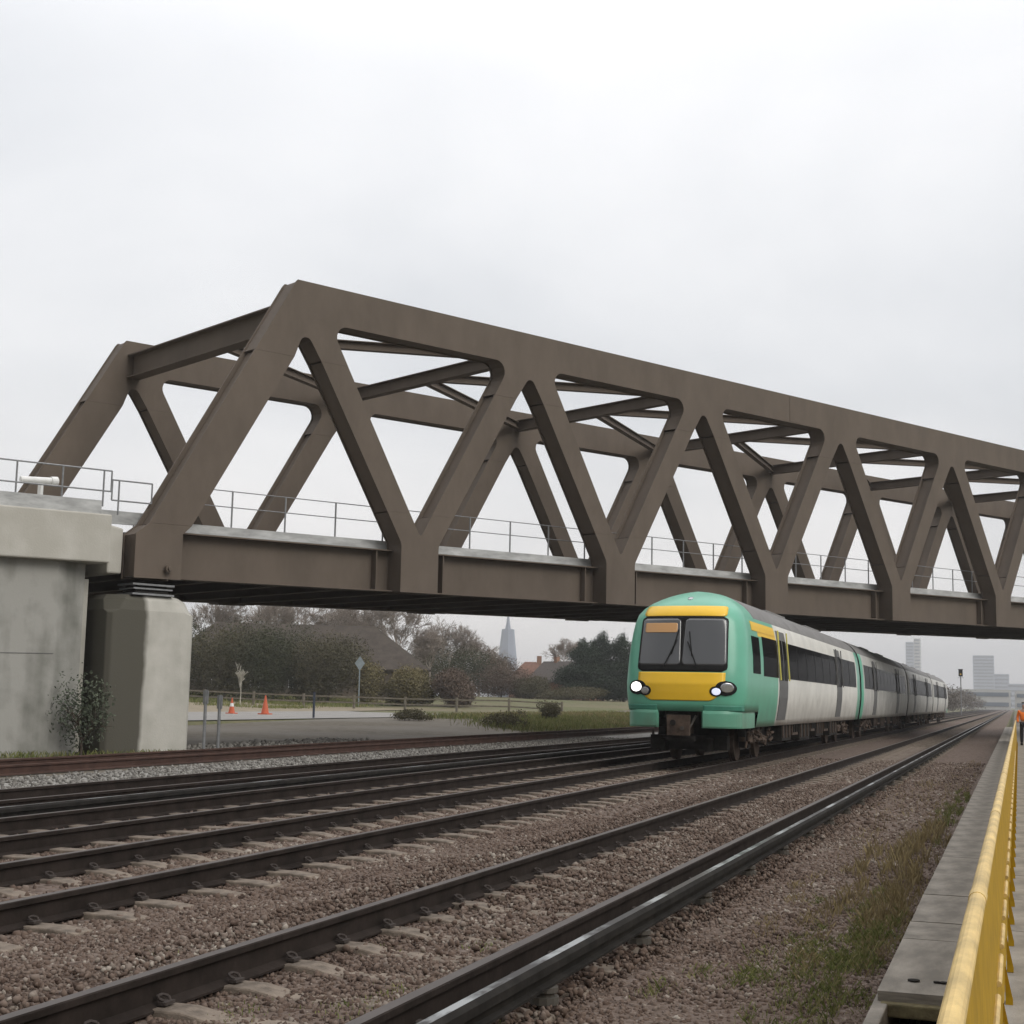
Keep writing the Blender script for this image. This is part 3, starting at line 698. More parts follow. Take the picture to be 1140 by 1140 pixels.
# abutment and approach viaduct
ab = empty('abutment', 'grey concrete abutment and approach wall left of the bridge pier', 'abutment')
q = MB(); zt = 4.44
def AP(poly, z0, z1, grad=True):
    n = len(poly); vs = [(B if grad else Bn)(p[0], p[1], z0) for p in poly]+[B(p[0], p[1], z1) for p in poly]
    q.add(vs, [tuple(range(n)), tuple(range(n, 2*n))[::-1]]+[(i, n+i, n+(i+1) % n, (i+1) % n) for i in range(n)])
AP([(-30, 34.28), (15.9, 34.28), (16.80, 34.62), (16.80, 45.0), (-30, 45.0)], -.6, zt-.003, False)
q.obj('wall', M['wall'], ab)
q = MB()
for s in (13.3, 9.6, 5.9): q.prism([(s-.012, -.3), (s+.012, -.3), (s+.012, zt-.02), (s-.012, zt-.02)], 34.270, 34.279, B)
q.prism([(-20, 2.05), (15.9, 2.05), (15.9, 2.065), (-20, 2.065)], 34.270, 34.2795, B)
q.obj('formwork_joint', M['tgrey'], ab)
q = MB(); q.prism([(-30, zt), (17.15, zt), (17.15, 5.72), (-30, 5.72)], 33.95, 45.3, B); q.obj('edge_beam', M['cap'], ab, bevel=.04)
q = MB(); q.prism([(17.28, 4.20), (17.70, 4.20), (17.70, 5.42), (17.28, 5.50)], 34.35, 44.9, B); q.obj('curtain_block', M['cap'], ab, bevel=.05)
q = MB(); q.prism([(16.83, -.5), (17.05, -.5), (17.05, 4.05), (16.83, 4.05)], 34.9, 43, B); q.obj('return_wall', M['cap'], ab)
q = MB(); q.prism([(-30, 5.725), (16.95, 5.725), (16.95, 6.10), (-30, 6.10)], 34.2, 34.32, B); q.prism([(17.0, 5.6), (T0-3.7, 5.6), (T0-3.7, 5.95), (17.0, 5.95)], 34.92, 35.02, B); q.obj('upstand', M['grey_strip'], ab)
def railseg(pts_s, D, zt_, label, zb=6.05):
    e = empty('approach_railing', label, 'railing', B(pts_s[0], D, zb))
    ox, oy, oz = e.location
    f = lambda s, z: tuple(np.array(B(s, D, z))-np.array((ox, oy, oz)))
    q = MB(); a, c = pts_s[0], pts_s[-1]
    q.tube(f(a, zt_), f(c, zt_), .022, 8); q.tube(f(a, zt_-.55), f(c, zt_-.55), .022, 8)
    q.obj('rail_bars', M['galv'], e)
    for s in pts_s[1:-1]:
        q = MB(); q.tube(f(s, zb-.1), f(s, zt_), .024, 8); q.obj('post', M['galv'], e)
    for s in (pts_s[-1],) if pts_s[0] < 10 else (pts_s[0], pts_s[-1]):
        q = MB(); q.tube(f(s, zt_-.55), f(s, zt_), .022, 8); q.obj('end_loop', M['galv'], e)
railseg([-6, -1.8, -.4, 1.0, 2.6, 4.2, 5.8, 7.4, 9., 10.6, 12.0, 13.3, 14.62, 15.85, 17.0, 17.22], 34.26, 6.92, 'grey tubular railing along the top of the concrete approach wall')
railseg([17.42, 17.62, 18.6], 34.6, 6.74, 'short grey railing with a closed loop end behind the near end post', zb=5.9)
# white barrier lamp housing behind the railing
q = empty('white_housing', 'white tubular housing on a short post behind the approach railing', 'lamp housing', B(15.6, 35.0, 5.75))
b = MB(); b.tube((-.30, -.45, .80), (.22, .42, .86), .09, 16); b.obj('tube', M['white_paint'], q, smooth=False, bevel=.02)
b = MB(); b.box(-.05, .05, -.05, .05, 0, .72); b.obj('post', M['white_paint'], q)
b = MB(); b.tube((.12, .26, .845), (.20, .40, .86), .12, 16); b.obj('collar', M['white_paint'], q)

# ------------------------------------------------------------------ train
TRX = -7.53
HZ = [.87, 1.05, 1.25, 1.45, 1.7, 1.95, 2.25, 2.6, 2.9, 3.15, 3.4, 3.6, 3.76, 3.9, 4.02, 4.11, 4.17, 4.21, 4.24, 4.253, 4.26]
_z = [.87, 1.2, 1.6, 1.9, 2.6, 3.1, 3.4, 3.62, 3.8, 3.94, 4.05, 4.14, 4.20, 4.25, 4.26]; _h = [1.37, 1.43, 1.485, 1.5, 1.485, 1.44, 1.385, 1.31, 1.18, 1.03, .86, .70, .54, .30, .0]
hw = lambda z: float(np.interp(z, _z, _h))
def rake(z):
    r = .27*max(0, z-1.9)+.05*max(0, 1.7-z)
    if z > 3.5: r += 1.1*((z-3.5)/.67)**2.2
    return r
DEP, PW = .95, 2.7
def nose(x, z, off=0.):
    h = max(hw(z), 1e-4); a = min(abs(x)/h, 1)
    y = rake(z)+DEP*(1-(1-a**PW)**(1/PW))
    if off:
        e = .01; f = lambda x_, z_: rake(z_)+DEP*(1-(1-min(abs(x_)/max(hw(z_), 1e-4), .999)**PW)**(1/PW))
        dx = (f(x+e, z)-f(x-e, z))/(2*e); dz = (f(x, z+e)-f(x, z-e))/(2*e); dx = max(-2, min(2, dx))
        n = Vector((dx, -1, dz)).normalized(); return (x+n.x*off, y+n.y*off, z+n.z*off)
    return (x, y, z)
def patch(left, right, z0, z1, off, name, m, parent, T, nr=24, nc=24, thick=.03, label=None):
    q = MB(); vs = []; fs = []
    for lay, o in ((0, off), (1, off-thick)):
        for i in range(nr+1):
            z = z0+(z1-z0)*i/nr; a, c = left(z), right(z)
            for j in range(nc+1): vs.append(T(*nose(a+(c-a)*j/nc, z, o)))
    W_ = nc+1; Nn = (nr+1)*W_
    for i in range(nr):
        for j in range(nc): fs.append((i*W_+j, i*W_+j+1, (i+1)*W_+j+1, (i+1)*W_+j))
    per = [j for j in range(nc)]+[i*W_+nc for i in range(nr)]+[nr*W_+j for j in range(nc, 0, -1)]+[i*W_ for i in range(nr, 0, -1)]
    for k in range(len(per)): a, c = per[k], per[(k+1) % len(per)]; fs.append((c, a, a+Nn, c+Nn))
    q.add(vs, fs); o = q.obj(name, m, parent, smooth=False)
    me = o.data
    for p in me.polygons: p.use_smooth = p.index < nr*nc
    if label: o['label'] = label
    return o
def rrect(x0, x1, z0, z1, r, slant=0.):
    """edges with rounded corners, slant widens the bottom"""
    def f(sg):
        def g(z):
            base = (x1 if sg > 0 else x0)+sg*slant*(1-(z-z0)/(z1-z0))
            d = min(z-z0, z1-z); ins = 0
            if d < r: ins = r-math.sqrt(max(0, r*r-(r-d)**2))
            return base-sg*ins
        return g
    return f(-1), f(1)

train = empty('passenger_train', 'teal, yellow and white four car passenger train coming out from under the bridge', 'train', (TRX, 33.0, 0))
CL, GAP = 26.9, .55
def carriage(y0, cabfront, cabrear, ci=0):
    y1 = y0+CL
    FR = 1.0 if not cabfront else .95+1.6   # where the plain body begins
    car = None
    # --- body shell: rows of z, stations of y
    cf = y0+2.55 if cabfront else y0; cr_ = y1-2.55 if cabrear else y1
    stations = [cf, y0+5.4, y0+5.6] if cabfront else [cf, y0+1.1]
    stations += list(np.linspace(stations[-1]+.5, (y1-5.6 if cabrear else y1-1.1), 8)) + ([y1-5.4, cr_] if cabrear else [cr_])
    stations = sorted(set(round(s_, 3) for s_ in stations))
    q = MB(); vs = []; fs = []; ms = []
    for yy in stations:
        for sg in (-1, 1):
            for z in HZ: vs.append((sg*hw(z), yy, z))
    n = len(HZ)
    def mi(zm, ym):
        if zm > 3.55: return 2
        if cabrear and ym > y1-5.5: return 1
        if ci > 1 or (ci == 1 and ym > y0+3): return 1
        endz = (ym < y0+5.5 and cabfront) or (ym > y1-5.5 and cabrear) or (ym < y0+1.2 and not cabfront) or (ym > y1-1.2 and not cabrear)
        cab = (ym < y0+5.5 and cabfront) or (ym > y1-5.5 and cabrear)
        if cab and zm > 3.25 and zm < 3.5: return 3
        return 0 if endz else 1
    for k in range(len(stations)-1):
        ym = (stations[k]+stations[k+1])/2
        for s_ in (0, 1):
            for i in range(n-1):
                a = k*2*n+s_*n+i; fs.append((a, a+1, a+2*n+1, a+2*n)); ms.append(mi((HZ[i]+HZ[i+1])/2, ym))
        a = k*2*n; fs.append((a, a+n, a+3*n, a+2*n)); ms.append(2)       # floor
    if not cabfront: fs.append(tuple(list(range(0, n))+list(range(2*n-2, n-1, -1)))); ms.append(4)
    if not cabrear: o_ = (len(stations)-1)*2*n; fs.append(tuple([o_+i for i in range(n)]+[o_+i for i in range(2*n-2, n-1, -1)])); ms.append(4)
    q.add(vs, fs); q.m = ms
    for isfront in (True, False):
        if (isfront and not cabfront) or (not isfront and not cabrear): continue
        Ty = (lambda x, y, z: (x, y0+y, z)) if isfront else (lambda x, y, z: (x, y1-y, z))
        vs = []; fs = []; rows = [z for z in HZ if z >= 1.25]+[]
        cols = [sin(t) for t in np.linspace(-pi/2, pi/2, 33)]
        cols = [math.copysign(abs(c)**.7, c) for c in cols]
        for z in rows:
            row = [Ty(c*hw(z), nose(c*hw(z), z)[1] if hw(z) > 0 else rake(z)+DEP*(1-(1-abs(c)**PW)**(1/PW)) if abs(c) < 1 else rake(z)+DEP, z) for c in cols]
            row = [Ty(-hw(z), 2.56, z)]+row+[Ty(hw(z), 2.56, z)]
            vs += row
        W_ = len(cols)+2
        for i in range(len(rows)-1):
            for j in range(W_-1): fs.append((i*W_+j, i*W_+j+1, (i+1)*W_+j+1, (i+1)*W_+j))
        fs.append(tuple(range(W_))[::-1])
        q.add(vs, fs, 0)
    body = q.obj('carriage', [M['teal'] if ci < 3 else M['tshaded'], M['twhite'] if ci < 1 else M['tshaded'], M['troof'], M['tyellow'], M['dark']], train, smooth=True, fixn=True)
    body.location = (0, -33.0, 0)
    me = body.data
    for p in me.polygons:
        if len(p.vertices) > 8: p.use_smooth = False
    for isfront in (True, False):
        if (isfront and not cabfront) or (not isfront and not cabrear): continue
        T = (lambda x, y, z: (x, y0+y, z)) if isfront else (lambda x, y, z: (-x, y1-y, z))
        patch(*rrect(-1.0, 1.0, 3.54, 3.80, .07, .03), 3.54, 3.80, .008, 'yellow_band', M['tyellow'], body, T)
        lf, rf = rrect(-1.06, 1.06, 2.19, 3.53, .12, .04)
        ws = patch(lf, rf, 2.19, 3.53, .014, 'windscreen', M['rubber'], body, T)
        gm = M['glass']
        patch(*rrect(-1.03, -.06, 2.34, 3.47, .08, .04), 2.34, 3.47, .0165, 'glass', gm, ws, T, thick=.004, label='left windscreen pane')
        patch(*rrect(.06, 1.03, 2.34, 3.47, .08, .04), 2.34, 3.47, .0165, 'glass', gm, ws, T, thick=.004, label='right windscreen pane')
        patch(*rrect(-.95, -.13, 3.13, 3.36, .04), 3.13, 3.36, .026, 'destination_display', M['display'], ws, T, thick=.004)
        # wipers
        for x0_, x1_, z1_ in ((-.42, -.12, 2.95), (.40, .14, 2.90)):
            qq = MB(); pa = nose(x0_, 2.27, .05); pb = nose(x1_, z1_, .045); qq.tube(T(*pa), T(*pb), .014, 6)
            pc = nose(x1_-.12*(1 if x1_ < 0 else -1), z1_-.35, .035); pd = nose(x1_+.03, z1_+.25, .035); qq.tube(T(*pc), T(*pd), .012, 6); qq.obj('wiper', M['rubber'], ws)
        # yellow lower panel
        def yl(sg):
            def g(z):
                t = (z-1.50)/(2.17-1.50); return sg*(.70+.36*min(1, max(0, (t-.0))/.5)**.6 if t < .5 else 1.06+.0*t)
            return g
        patch(yl(-1), yl(1), 1.50, 2.17, .010, 'yellow_panel', M['tyellow'], body, T)
        # headlamp clusters
        for sg in (-1, 1):
            def el(cx, cz, rx, rz):
                f = lambda s_: (lambda z: cx+s_*rx*math.sqrt(max(0.0004, 1-((z-cz)/rz)**2)))
                return f(-1), f(1), cz-rz, cz+rz
            a = el(sg*1.07, 1.80, .235, .175); hl = patch(*a, .018, 'headlight', M['rubber'], body, T, 14, 14)
            a = el(sg*.86, 1.73, .15, .125); patch(*a, .018, 'bezel', M['rubber'], hl, T, 14, 14)
            lit = (sg < 0)
            a = el(sg*1.10, 1.815, .145, .115); patch(*a, .026, 'lens', (M['lamp_on'] if lit else M['chrome']) if isfront else M['chrome'], hl, T, 12, 12, label='lit headlamp lens' if lit and isfront else 'unlit headlamp lens')
            a = el(sg*.86, 1.725, .10, .085); patch(*a, .026, 'lens', (M['chrome'] if lit else M['lamp_dim']) if isfront else M['chrome'], hl, T, 12, 12, label='small inner lamp lens')
        patch(*rrect(-.06, .06, 3.98, 4.06, .03), 3.98, 4.06, .01, 'roof_lamp', M['chrome'], body, T, 6, 6)
        # dark recess under the nose and skirts
        for sg in (-1, 1):
            lo, hi = (sg*.56, sg*hw(1.3)*.985)
            L_, R_ = (lambda z, a=min(lo, hi): a), (lambda z, a=max(lo, hi): a)
            patch(L_, R_, 1.26, 1.40, .006, 'recess', M['teal_dark'], body, T, 4, 18)
            qq = MB(); pts = []
            nn = 22
            for i in range(nn+1):
                t = i/nn; x = sg*(.56+(hw(1.1)-.56)*min(1, t*1.25)**.85)
                yv = nose(x, 1.1)[1] if t < .8 else DEP+.03+(t-.8)/.2*1.25
                pts.append((x, yv-.03))
            vs = []
            for (x, yv) in pts:
                for (dx, dy, z) in ((0, 0, 1.27), (0, -.02, 1.2), (0, -.02, .90), (0, 0, .86)): vs.append(T(x+dx, yv+dy, z))
                for (dx, dy, z) in ((0, .05, .86), (0, .05, 1.27)): vs.append(T(x-(0 if i < 0 else sg*.04), yv+dy, z))
            f = [(k*6+j, k*6+(j+1) % 6, (k+1)*6+(j+1) % 6, (k+1)*6+j) for k in range(nn) for j in range(6)]+[(0, 1, 2, 3, 4, 5), tuple(nn*6+j for j in range(5, -1, -1))]
            qq.add(vs, f); qq.obj('skirt', M['teal'], body)
        # coupler
        qq = MB(); qq.box(-.44, .44, .35, 1.0, .95, 1.26, 0, T); qq.box(-.2, .2, -.05, .7, .72, 1.1, 1, T); qq.box(-.27, .27, -.16, -.02, .68, 1.16, 1, T)
        qq.tube(T(-.12, -.19, .98), T(-.12, -.15, .98), .07, 12, 0); qq.tube(T(.1, -.19, .85), T(.1, -.15, .85), .05, 12, 2); qq.box(-.34, .34, .05, .3, .55, .66, 0, T)
        qq.tube(T(-.36, .2, 1.15), T(-.22, .0, .8), .025, 8, 2); qq.tube(T(.36, .2, 1.15), T(.22, .0, .8), .025, 8, 2)
        qq.obj('coupler', [M['dark'], M['grime'], M['insul']], body)
        qq = MB(); qq.box(-.95, .95, 1.0, 1.3, .32, .66, 0, T); qq.box(-.62, -.5, .6, 1.0, .3, .6, 0, T); qq.box(.5, .62, .6, 1.0, .3, .6, 0, T); qq.obj('obstacle_deflector', M['dark'], body)
    # side windows, doors
    def side(a, c, z0, z1, off, name, m, sg, parent, label=None, nz=6, th=.02):
        qq = MB(); vs = []
        for o_ in (off, off-th):
            for i in range(nz+1):
                z = z0+(z1-z0)*i/nz
                for yy in (a, c): vs.append((sg*(hw(z)+o_), yy, z))
        m_ = (nz+1)*2; f = [(i*2, i*2+1, i*2+3, i*2+2) for i in range(nz)]+[(i*2, i*2+2, m_+i*2+2, m_+i*2) for i in range(nz)]+[(i*2+1, i*2+3, m_+i*2+3, m_+i*2+1) for i in range(nz)]+[(0, 1, m_+1, m_), (nz*2, nz*2+1, m_+nz*2+1, m_+nz*2)]
        qq.add(vs, f); o = qq.obj(name, m, parent)
        if label: o['label'] = label
        return o
    d1, d2 = y0+6.35, y1-7.3
    if cabrear and not cabfront: d1, d2 = y0+7.3, y1-6.35
    DW = .74
    for sg in (-1, 1):
        segs = [((y0+3.1 if cabfront else y0+1.5), d1-DW-.12), (d1+DW+.12, d2-DW-.12), (d2+DW+.12, (y1-3.1 if cabrear else y1-1.5))]
        for a, c in segs: 
            wb = side(a, c, 2.16, 3.17, .008, 'window_band', M['sideglass'], sg, body)
            npn = max(1, int((c-a)/1.9)); 
            for i in range(1, npn):
                yy = a+(c-a)*i/npn; side(yy-.035, yy+.035, 2.2, 3.13, .013, 'window_pillar', M['rubber'], sg, wb, nz=2)
        for dd in (d1, d2):
            dr_ = side(dd-DW, dd+DW, 1.02, 3.45, .014, 'door', M['tgrey'], sg, body, nz=8)
            side(dd-DW+.1, dd-.08, 2.1, 3.2, .022, 'window', M['sideglass'], sg, dr_); side(dd+.08, dd+DW-.1, 2.1, 3.2, .022, 'window', M['sideglass'], sg, dr_)
            for e_ in (-DW-.03, DW+.03):
                qq = MB(); qq.tube((sg*(hw(2.0)+.05), dd+e_, 2.1), (sg*(hw(3.3)+.05), dd+e_, 3.45), .022, 6); qq.obj('handrail', M['rail_yellow'] if ci == 0 and dd == d1 else M['tgrey'], dr_)
        if cabfront:
            side(y0+1.55, y0+2.6, 2.2, 3.12, .010, 'cab_side_window', M['sideglass'], sg, body)
            side(y0+1.75, y0+5.3, 3.27, 3.50, .012, 'yellow_cantrail', M['tyellow'], sg, body)
    # underframe equipment
    qq = MB()
    y = y0+7.2; kk = 0
    while y < y1-7.4:
        ln = [1.7, 1.1, 2.2, .9][kk % 4]; lo = [.42, .55, .38, .6][kk % 4]
        qq.box(-1.30, 1.30, y, y+ln, lo, 1.0, kk % 2)
        for j in range(3): qq.box(1.30, 1.335, y+.1+j*ln/3, y+.1+j*ln/3+.12, lo+.08, .95, (kk+1) % 2)
        y += ln+.35; kk += 1
    qq.box(-1.2, 1.2, y0+1.4, y1-1.4, .85, 1.06, 0)
    qq.obj('underframe', [M['dark'], M['grime']], body)
    for bc in (y0+4.4, y1-4.4):
        qq = MB()
        for ax in (-1.45, 1.45):
            for sg in (-1, 1):
                qq.disc((sg*.76, bc+ax, .47), (1, 0, 0), .47, .13, 24, 1); qq.disc((sg*.70, bc+ax, .47), (1, 0, 0), .50, .03, 24, 1)
                qq.box(sg*1.02-.12, sg*1.02+.12, bc+ax-.17, bc+ax+.17, .34, .66, 0); qq.tube((sg*1.0, bc+ax-.22, .5), (sg*1.0, bc+ax-.22, .98), .09, 10, 1)
                qq.tube((sg*1.0, bc+ax+.22, .5), (sg*1.0, bc+ax+.22, .98), .09, 10, 1)
                qq.tube((sg*1.15, bc+ax-.6, .35), (sg*1.15, bc+ax+.1, .95), .03, 6, 1)
            qq.tube((-.75, bc+ax, .47), (.75, bc+ax, .47), .09, 10, 0)
        for sg in (-1, 1):
            qq.box(sg*1.02-.09, sg*1.02+.09, bc-1.9, bc+1.9, .62, .82, 0); qq.box(sg*1.0-.13, sg*1.0+.13, bc-.45, bc+.45, .45, .98, 1)
            qq.tube((sg*1.18, bc-1.0, .72), (sg*1.18, bc+.9, .55), .04, 8, 1)
        qq.box(-1.1, 1.1, bc-.25, bc+.25, .55, .85, 0)
        for i in range(26):
            yy = bc+rng.uniform(-2.1, 2.1); zz = rng.uniform(.45, .95)
            for sg in (-1, 1): qq.tube((sg*1.20, yy, zz), (sg*1.24, yy+rng.uniform(-.5, .5), zz+rng.uniform(-.22, .22)), rng.uniform(.025, .06), 7, 1)
        qq.obj('bogie', [M['dark'], M['grime']], body)
    # roof pods
    for (a, c) in ((y0+9, y0+12.5), (y1-9.5, y1-6)):
        qq = MB(); qq.box(-.62, .62, a, c, 4.08, 4.24); qq.obj('roof_unit', M['troof'], body, bevel=.05)
    if not cabrear:
        qq = MB(); qq.box(-1.1, 1.1, y1, y1+GAP, .95, 3.7); qq.obj('gangway', M['rubber'], body)
M['tshaded'] = mat('shaded_train_paint', (.46, .455, .43), rough=.5, var=.25, scale=.8)  # white paint greyed for the rear coaches: bridge shade put into the colour
def grime(m, ztop):
    nt = m.node_tree; N = nt.nodes; L = nt.links; b = N['Principled BSDF']; src = b.inputs['Base Color'].links[0].from_socket
    tc = N.new('ShaderNodeTexCoord'); sp = N.new('ShaderNodeSeparateXYZ'); L.new(tc.outputs['Object'], sp.inputs[0])
    nz = N.new('ShaderNodeTexNoise'); nz.inputs['Scale'].default_value = 1.8; nz.inputs['Detail'].default_value = 8; L.new(tc.outputs['Object'], nz.inputs['Vector'])
    ad = N.new('ShaderNodeMath'); ad.operation = 'MULTIPLY_ADD'; ad.inputs[1].default_value = -1.1; L.new(nz.outputs['Fac'], ad.inputs[0]); L.new(sp.outputs['Z'], ad.inputs[2])
    mr = N.new('ShaderNodeMapRange'); mr.inputs['From Min'].default_value = ztop-1.0; mr.inputs['From Max'].default_value = ztop; mr.inputs['To Min'].default_value = .62; mr.inputs['To Max'].default_value = .06
    L.new(ad.outputs[0], mr.inputs['Value'])
    mx = N.new('ShaderNodeMix'); mx.data_type = 'RGBA'; L.new(mr.outputs['Result'], mx.inputs['Factor']); L.new(src, mx.inputs[6]); mx.inputs[7].default_value = (.10, .078, .055, 1)
    L.new(mx.outputs[2], b.inputs['Base Color'])
for k_ in ('twhite', 'tshaded'): grime(M[k_], 1.15)
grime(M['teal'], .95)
def glass_mat(name, col, rough):
    m = bpy.data.materials.new(name); m.use_nodes = True; b = m.node_tree.nodes['Principled BSDF']
    b.inputs['Base Color'].default_value = (*col, 1); b.inputs['Roughness'].default_value = rough; b.inputs['Specular IOR Level'].default_value = .9
    b.inputs['Coat Weight'].default_value = .35; b.inputs['Coat Roughness'].default_value = .05
    return m
M['glass'] = glass_mat('windscreen_glass', (.065, .068, .072), .12)
M['sideglass'] = glass_mat('tinted_side_glass', (.010, .010, .011), .16); M['sideglass'].node_tree.nodes['Principled BSDF'].inputs['Coat Weight'].default_value = 0; M['sideglass'].node_tree.nodes['Principled BSDF'].inputs['Specular IOR Level'].default_value = .5; M['sideglass'].node_tree.nodes['Principled BSDF'].inputs['IOR'].default_value = 1.02
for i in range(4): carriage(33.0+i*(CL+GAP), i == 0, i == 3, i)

# ------------------------------------------------------------------ vegetation
def leaves(n, centers, radii, size, flat=.85, parent=None, name='crown', m=None, shell=.5):
    """leaf quads spread through several overlapping ellipsoidal clumps"""
    cs = np.array(centers, float); rs = np.array(radii, float)
    if rs.ndim == 1: rs = np.repeat(rs[:, None], 3, 1)
    wgt = (rs.prod(1))**(2/3); k = rng.choice(len(cs), n, p=wgt/wgt.sum())
    d = rng.normal(size=(n, 3)); d /= np.linalg.norm(d, axis=1)[:, None]
    r = rng.uniform(shell**3, 1.0, n)**(1/3)*(1+.14*rng.normal(size=n))
    P_ = cs[k]+d*rs[k]*r[:, None]
    a = rng.normal(size=(n, 3)); a /= np.linalg.norm(a, axis=1)[:, None]
    b_ = np.cross(a, rng.normal(size=(n, 3))); b_ /= np.linalg.norm(b_, axis=1)[:, None]
    sz = size*rng.uniform(.5, 1.3, (n, 1))
    V = np.stack([P_-a*sz, P_+b_*sz*.45, P_+a*sz, P_-b_*sz*.45], 1).reshape(-1, 3)
    F = np.arange(4*n).reshape(n, 4)
    # clump-wise tone plus leaf noise
    cr_ = rng.uniform(.15, .85, len(cs)); rr = np.clip(cr_[k]*.6+rng.uniform(0, .4, n), 0, 1)
    return npmesh(name, V, F, m, rr, parent=parent)
def twigs(base, height, spread, m, parent=None, name='branches', depth=6, r0=.12, seed=0, kids=3, lean=(0, 0), twr=.012, trunk=.25, thin=1.0):
    rd = random.Random(seed); b = MB()
    segs = []
    def grow(p, d, ln, r, lv):
        mid = p+d*ln*.5+Vector((rd.gauss(0, 1), rd.gauss(0, 1), 0))*ln*.04
        q = p+d*ln
        segs.append((p, mid, r, r*.85)); segs.append((mid, q, r*.85, r*.7))
        if lv <= 0: return
        n = kids if lv < depth else kids+2
        for i in range(n):
            az = rd.uniform(0, 2*pi); el = rd.uniform(.25, .75)*spread
            u = d.orthogonal().normalized(); v = d.cross(u)
            nd = (d*cos(el)+(u*cos(az)+v*sin(az))*sin(el)); nd.z += .10; nd.normalize()
            st = p+d*ln*rd.uniform(.45, 1.0)
            grow(st, nd, ln*rd.uniform(.62, .86), max(r*.58, twr), lv-1)
    ln = height*.27
    segs_base = Vector(base)
    grow(segs_base, Vector((lean[0], lean[1], 1)).normalized(), height*trunk, r0, depth)
    V = []; F = []
    for (a, c, ra, rb) in segs:
        d = (c-a)
        if d.length < 1e-5: continue
        d.normalize(); u = d.orthogonal().normalized(); v = d.cross(u); o = len(V)
        for (p, r) in ((a, ra), (c, rb)):
            for i in range(3): th = 2*pi*i/3; V.append(p+(u*cos(th)+v*sin(th))*r*thin)
        F += [(o, o+1, o+4, o+3), (o+1, o+2, o+5, o+4), (o+2, o, o+3, o+5)]
    return npmesh(name, np.array([tuple(v) for v in V]), np.array(F), m, parent=parent)
M['leaf_dark'] = attr_mat('dark_evergreen_leaves', [(.036, .040, .022), (.052, .056, .030), (.070, .070, .038)])
M['leaf_olive'] = attr_mat('olive_leaves', [(.060, .055, .032), (.085, .077, .045), (.115, .10, .06)])
M['leaf_yellow'] = attr_mat('yellow_green_leaves', [(.11, .095, .045), (.15, .13, .065), (.20, .165, .085)])
M['leaf_red'] = attr_mat('russet_twigs', [(.095, .068, .052), (.13, .098, .076), (.17, .13, .10)])
M['leaf_conifer'] = attr_mat('conifer_foliage', [(.016, .028, .018), (.030, .045, .028), (.05, .065, .04)])
M['leaf_shrub'] = attr_mat('grey_green_shrub_leaves', [(.055, .068, .050), (.085, .10, .07), (.13, .15, .105)])
M['grass'] = attr_mat('grass_blades', [(.065, .085, .024), (.12, .145, .042), (.19, .19, .075), (.28, .24, .125)])
M['deadgrass'] = attr_mat('dead_grass', [(.13, .095, .055), (.22, .175, .09), (.34, .28, .15)])
M['haze_leaf'] = attr_mat('grey_brown_thicket', [(.09, .075, .06), (.13, .11, .09), (.17, .15, .125)])

def gz(x, y): return float(ground_z(x, y))
def bush(x, y, h, w, m, label, seed, n=5000, leaf=.13, dp=None, ncl=9, cat='shrub', name='shrub', group=None, stem=True, base=None):
    r = random.Random(seed); z0 = gz(x, y) if base is None else base
    e = empty(name, label, cat, (x, y, z0), group)
    cs, rs_ = [], []
    for i in range(ncl):
        t = r.random(); zz = h*(.22+.55*t); rad = w*.5*(1-.45*t)
        cs.append((r.uniform(-1, 1)*rad*.8, r.uniform(-1, 1)*(dp or w)*.35, zz)); k = r.uniform(.24, .36)
        rs_.append((w*k*.9, (dp or w)*k*.9, min(h*.34, zz, h-zz+.12*h)))
    leaves(n, cs, rs_, leaf, parent=e, m=m, name='foliage')
    if stem: twigs((0, 0, -.1), h, 1.1, M['bark'], e, 'stems', depth=3, r0=.05*h/2, seed=seed, kids=3, trunk=.3)
    return e
def bare_tree(x, y, h, label, seed, m='bark', depth=6, spread=1.0, r0=None, leafm=None, nleaf=0, group=None, twr=.022, kids=3):
    e = empty('bare_tree', label, 'tree', (x, y, gz(x, y)), group)
    tr = MB(); tr.tube((0, 0, -.3), (0, 0, h*.14), (r0 or h*.013)*1.3, 8, r2=(r0 or h*.013)); tr.obj('trunk', M[m], e)
    twigs((0, 0, h*.12), h*.92, spread, M[m], e, 'crown', depth=depth, r0=r0 or h*.011, seed=seed, kids=kids, twr=twr, trunk=.22)
    if nleaf: leaves(nleaf, [(0, 0, h*.45), (h*.16, 0, h*.36), (-h*.15, 0, h*.38), (0, h*.1, h*.3)], [h*.17, h*.14, h*.14, h*.15], .10, parent=e, m=M[leafm], name='ivy', shell=.2)
    return e

def at(px, Y):   # lateral position at along-track distance Y for the direction through column px (used to lay out the far background)
    return None
# shrub at the abutment foot
bush(-22.35, 30.15, 2.1, 1.7, M['leaf_shrub'], 'dark green leafy shrub growing against the abutment beside the stained pier', 3, n=1700, leaf=.05, dp=.8, ncl=14)

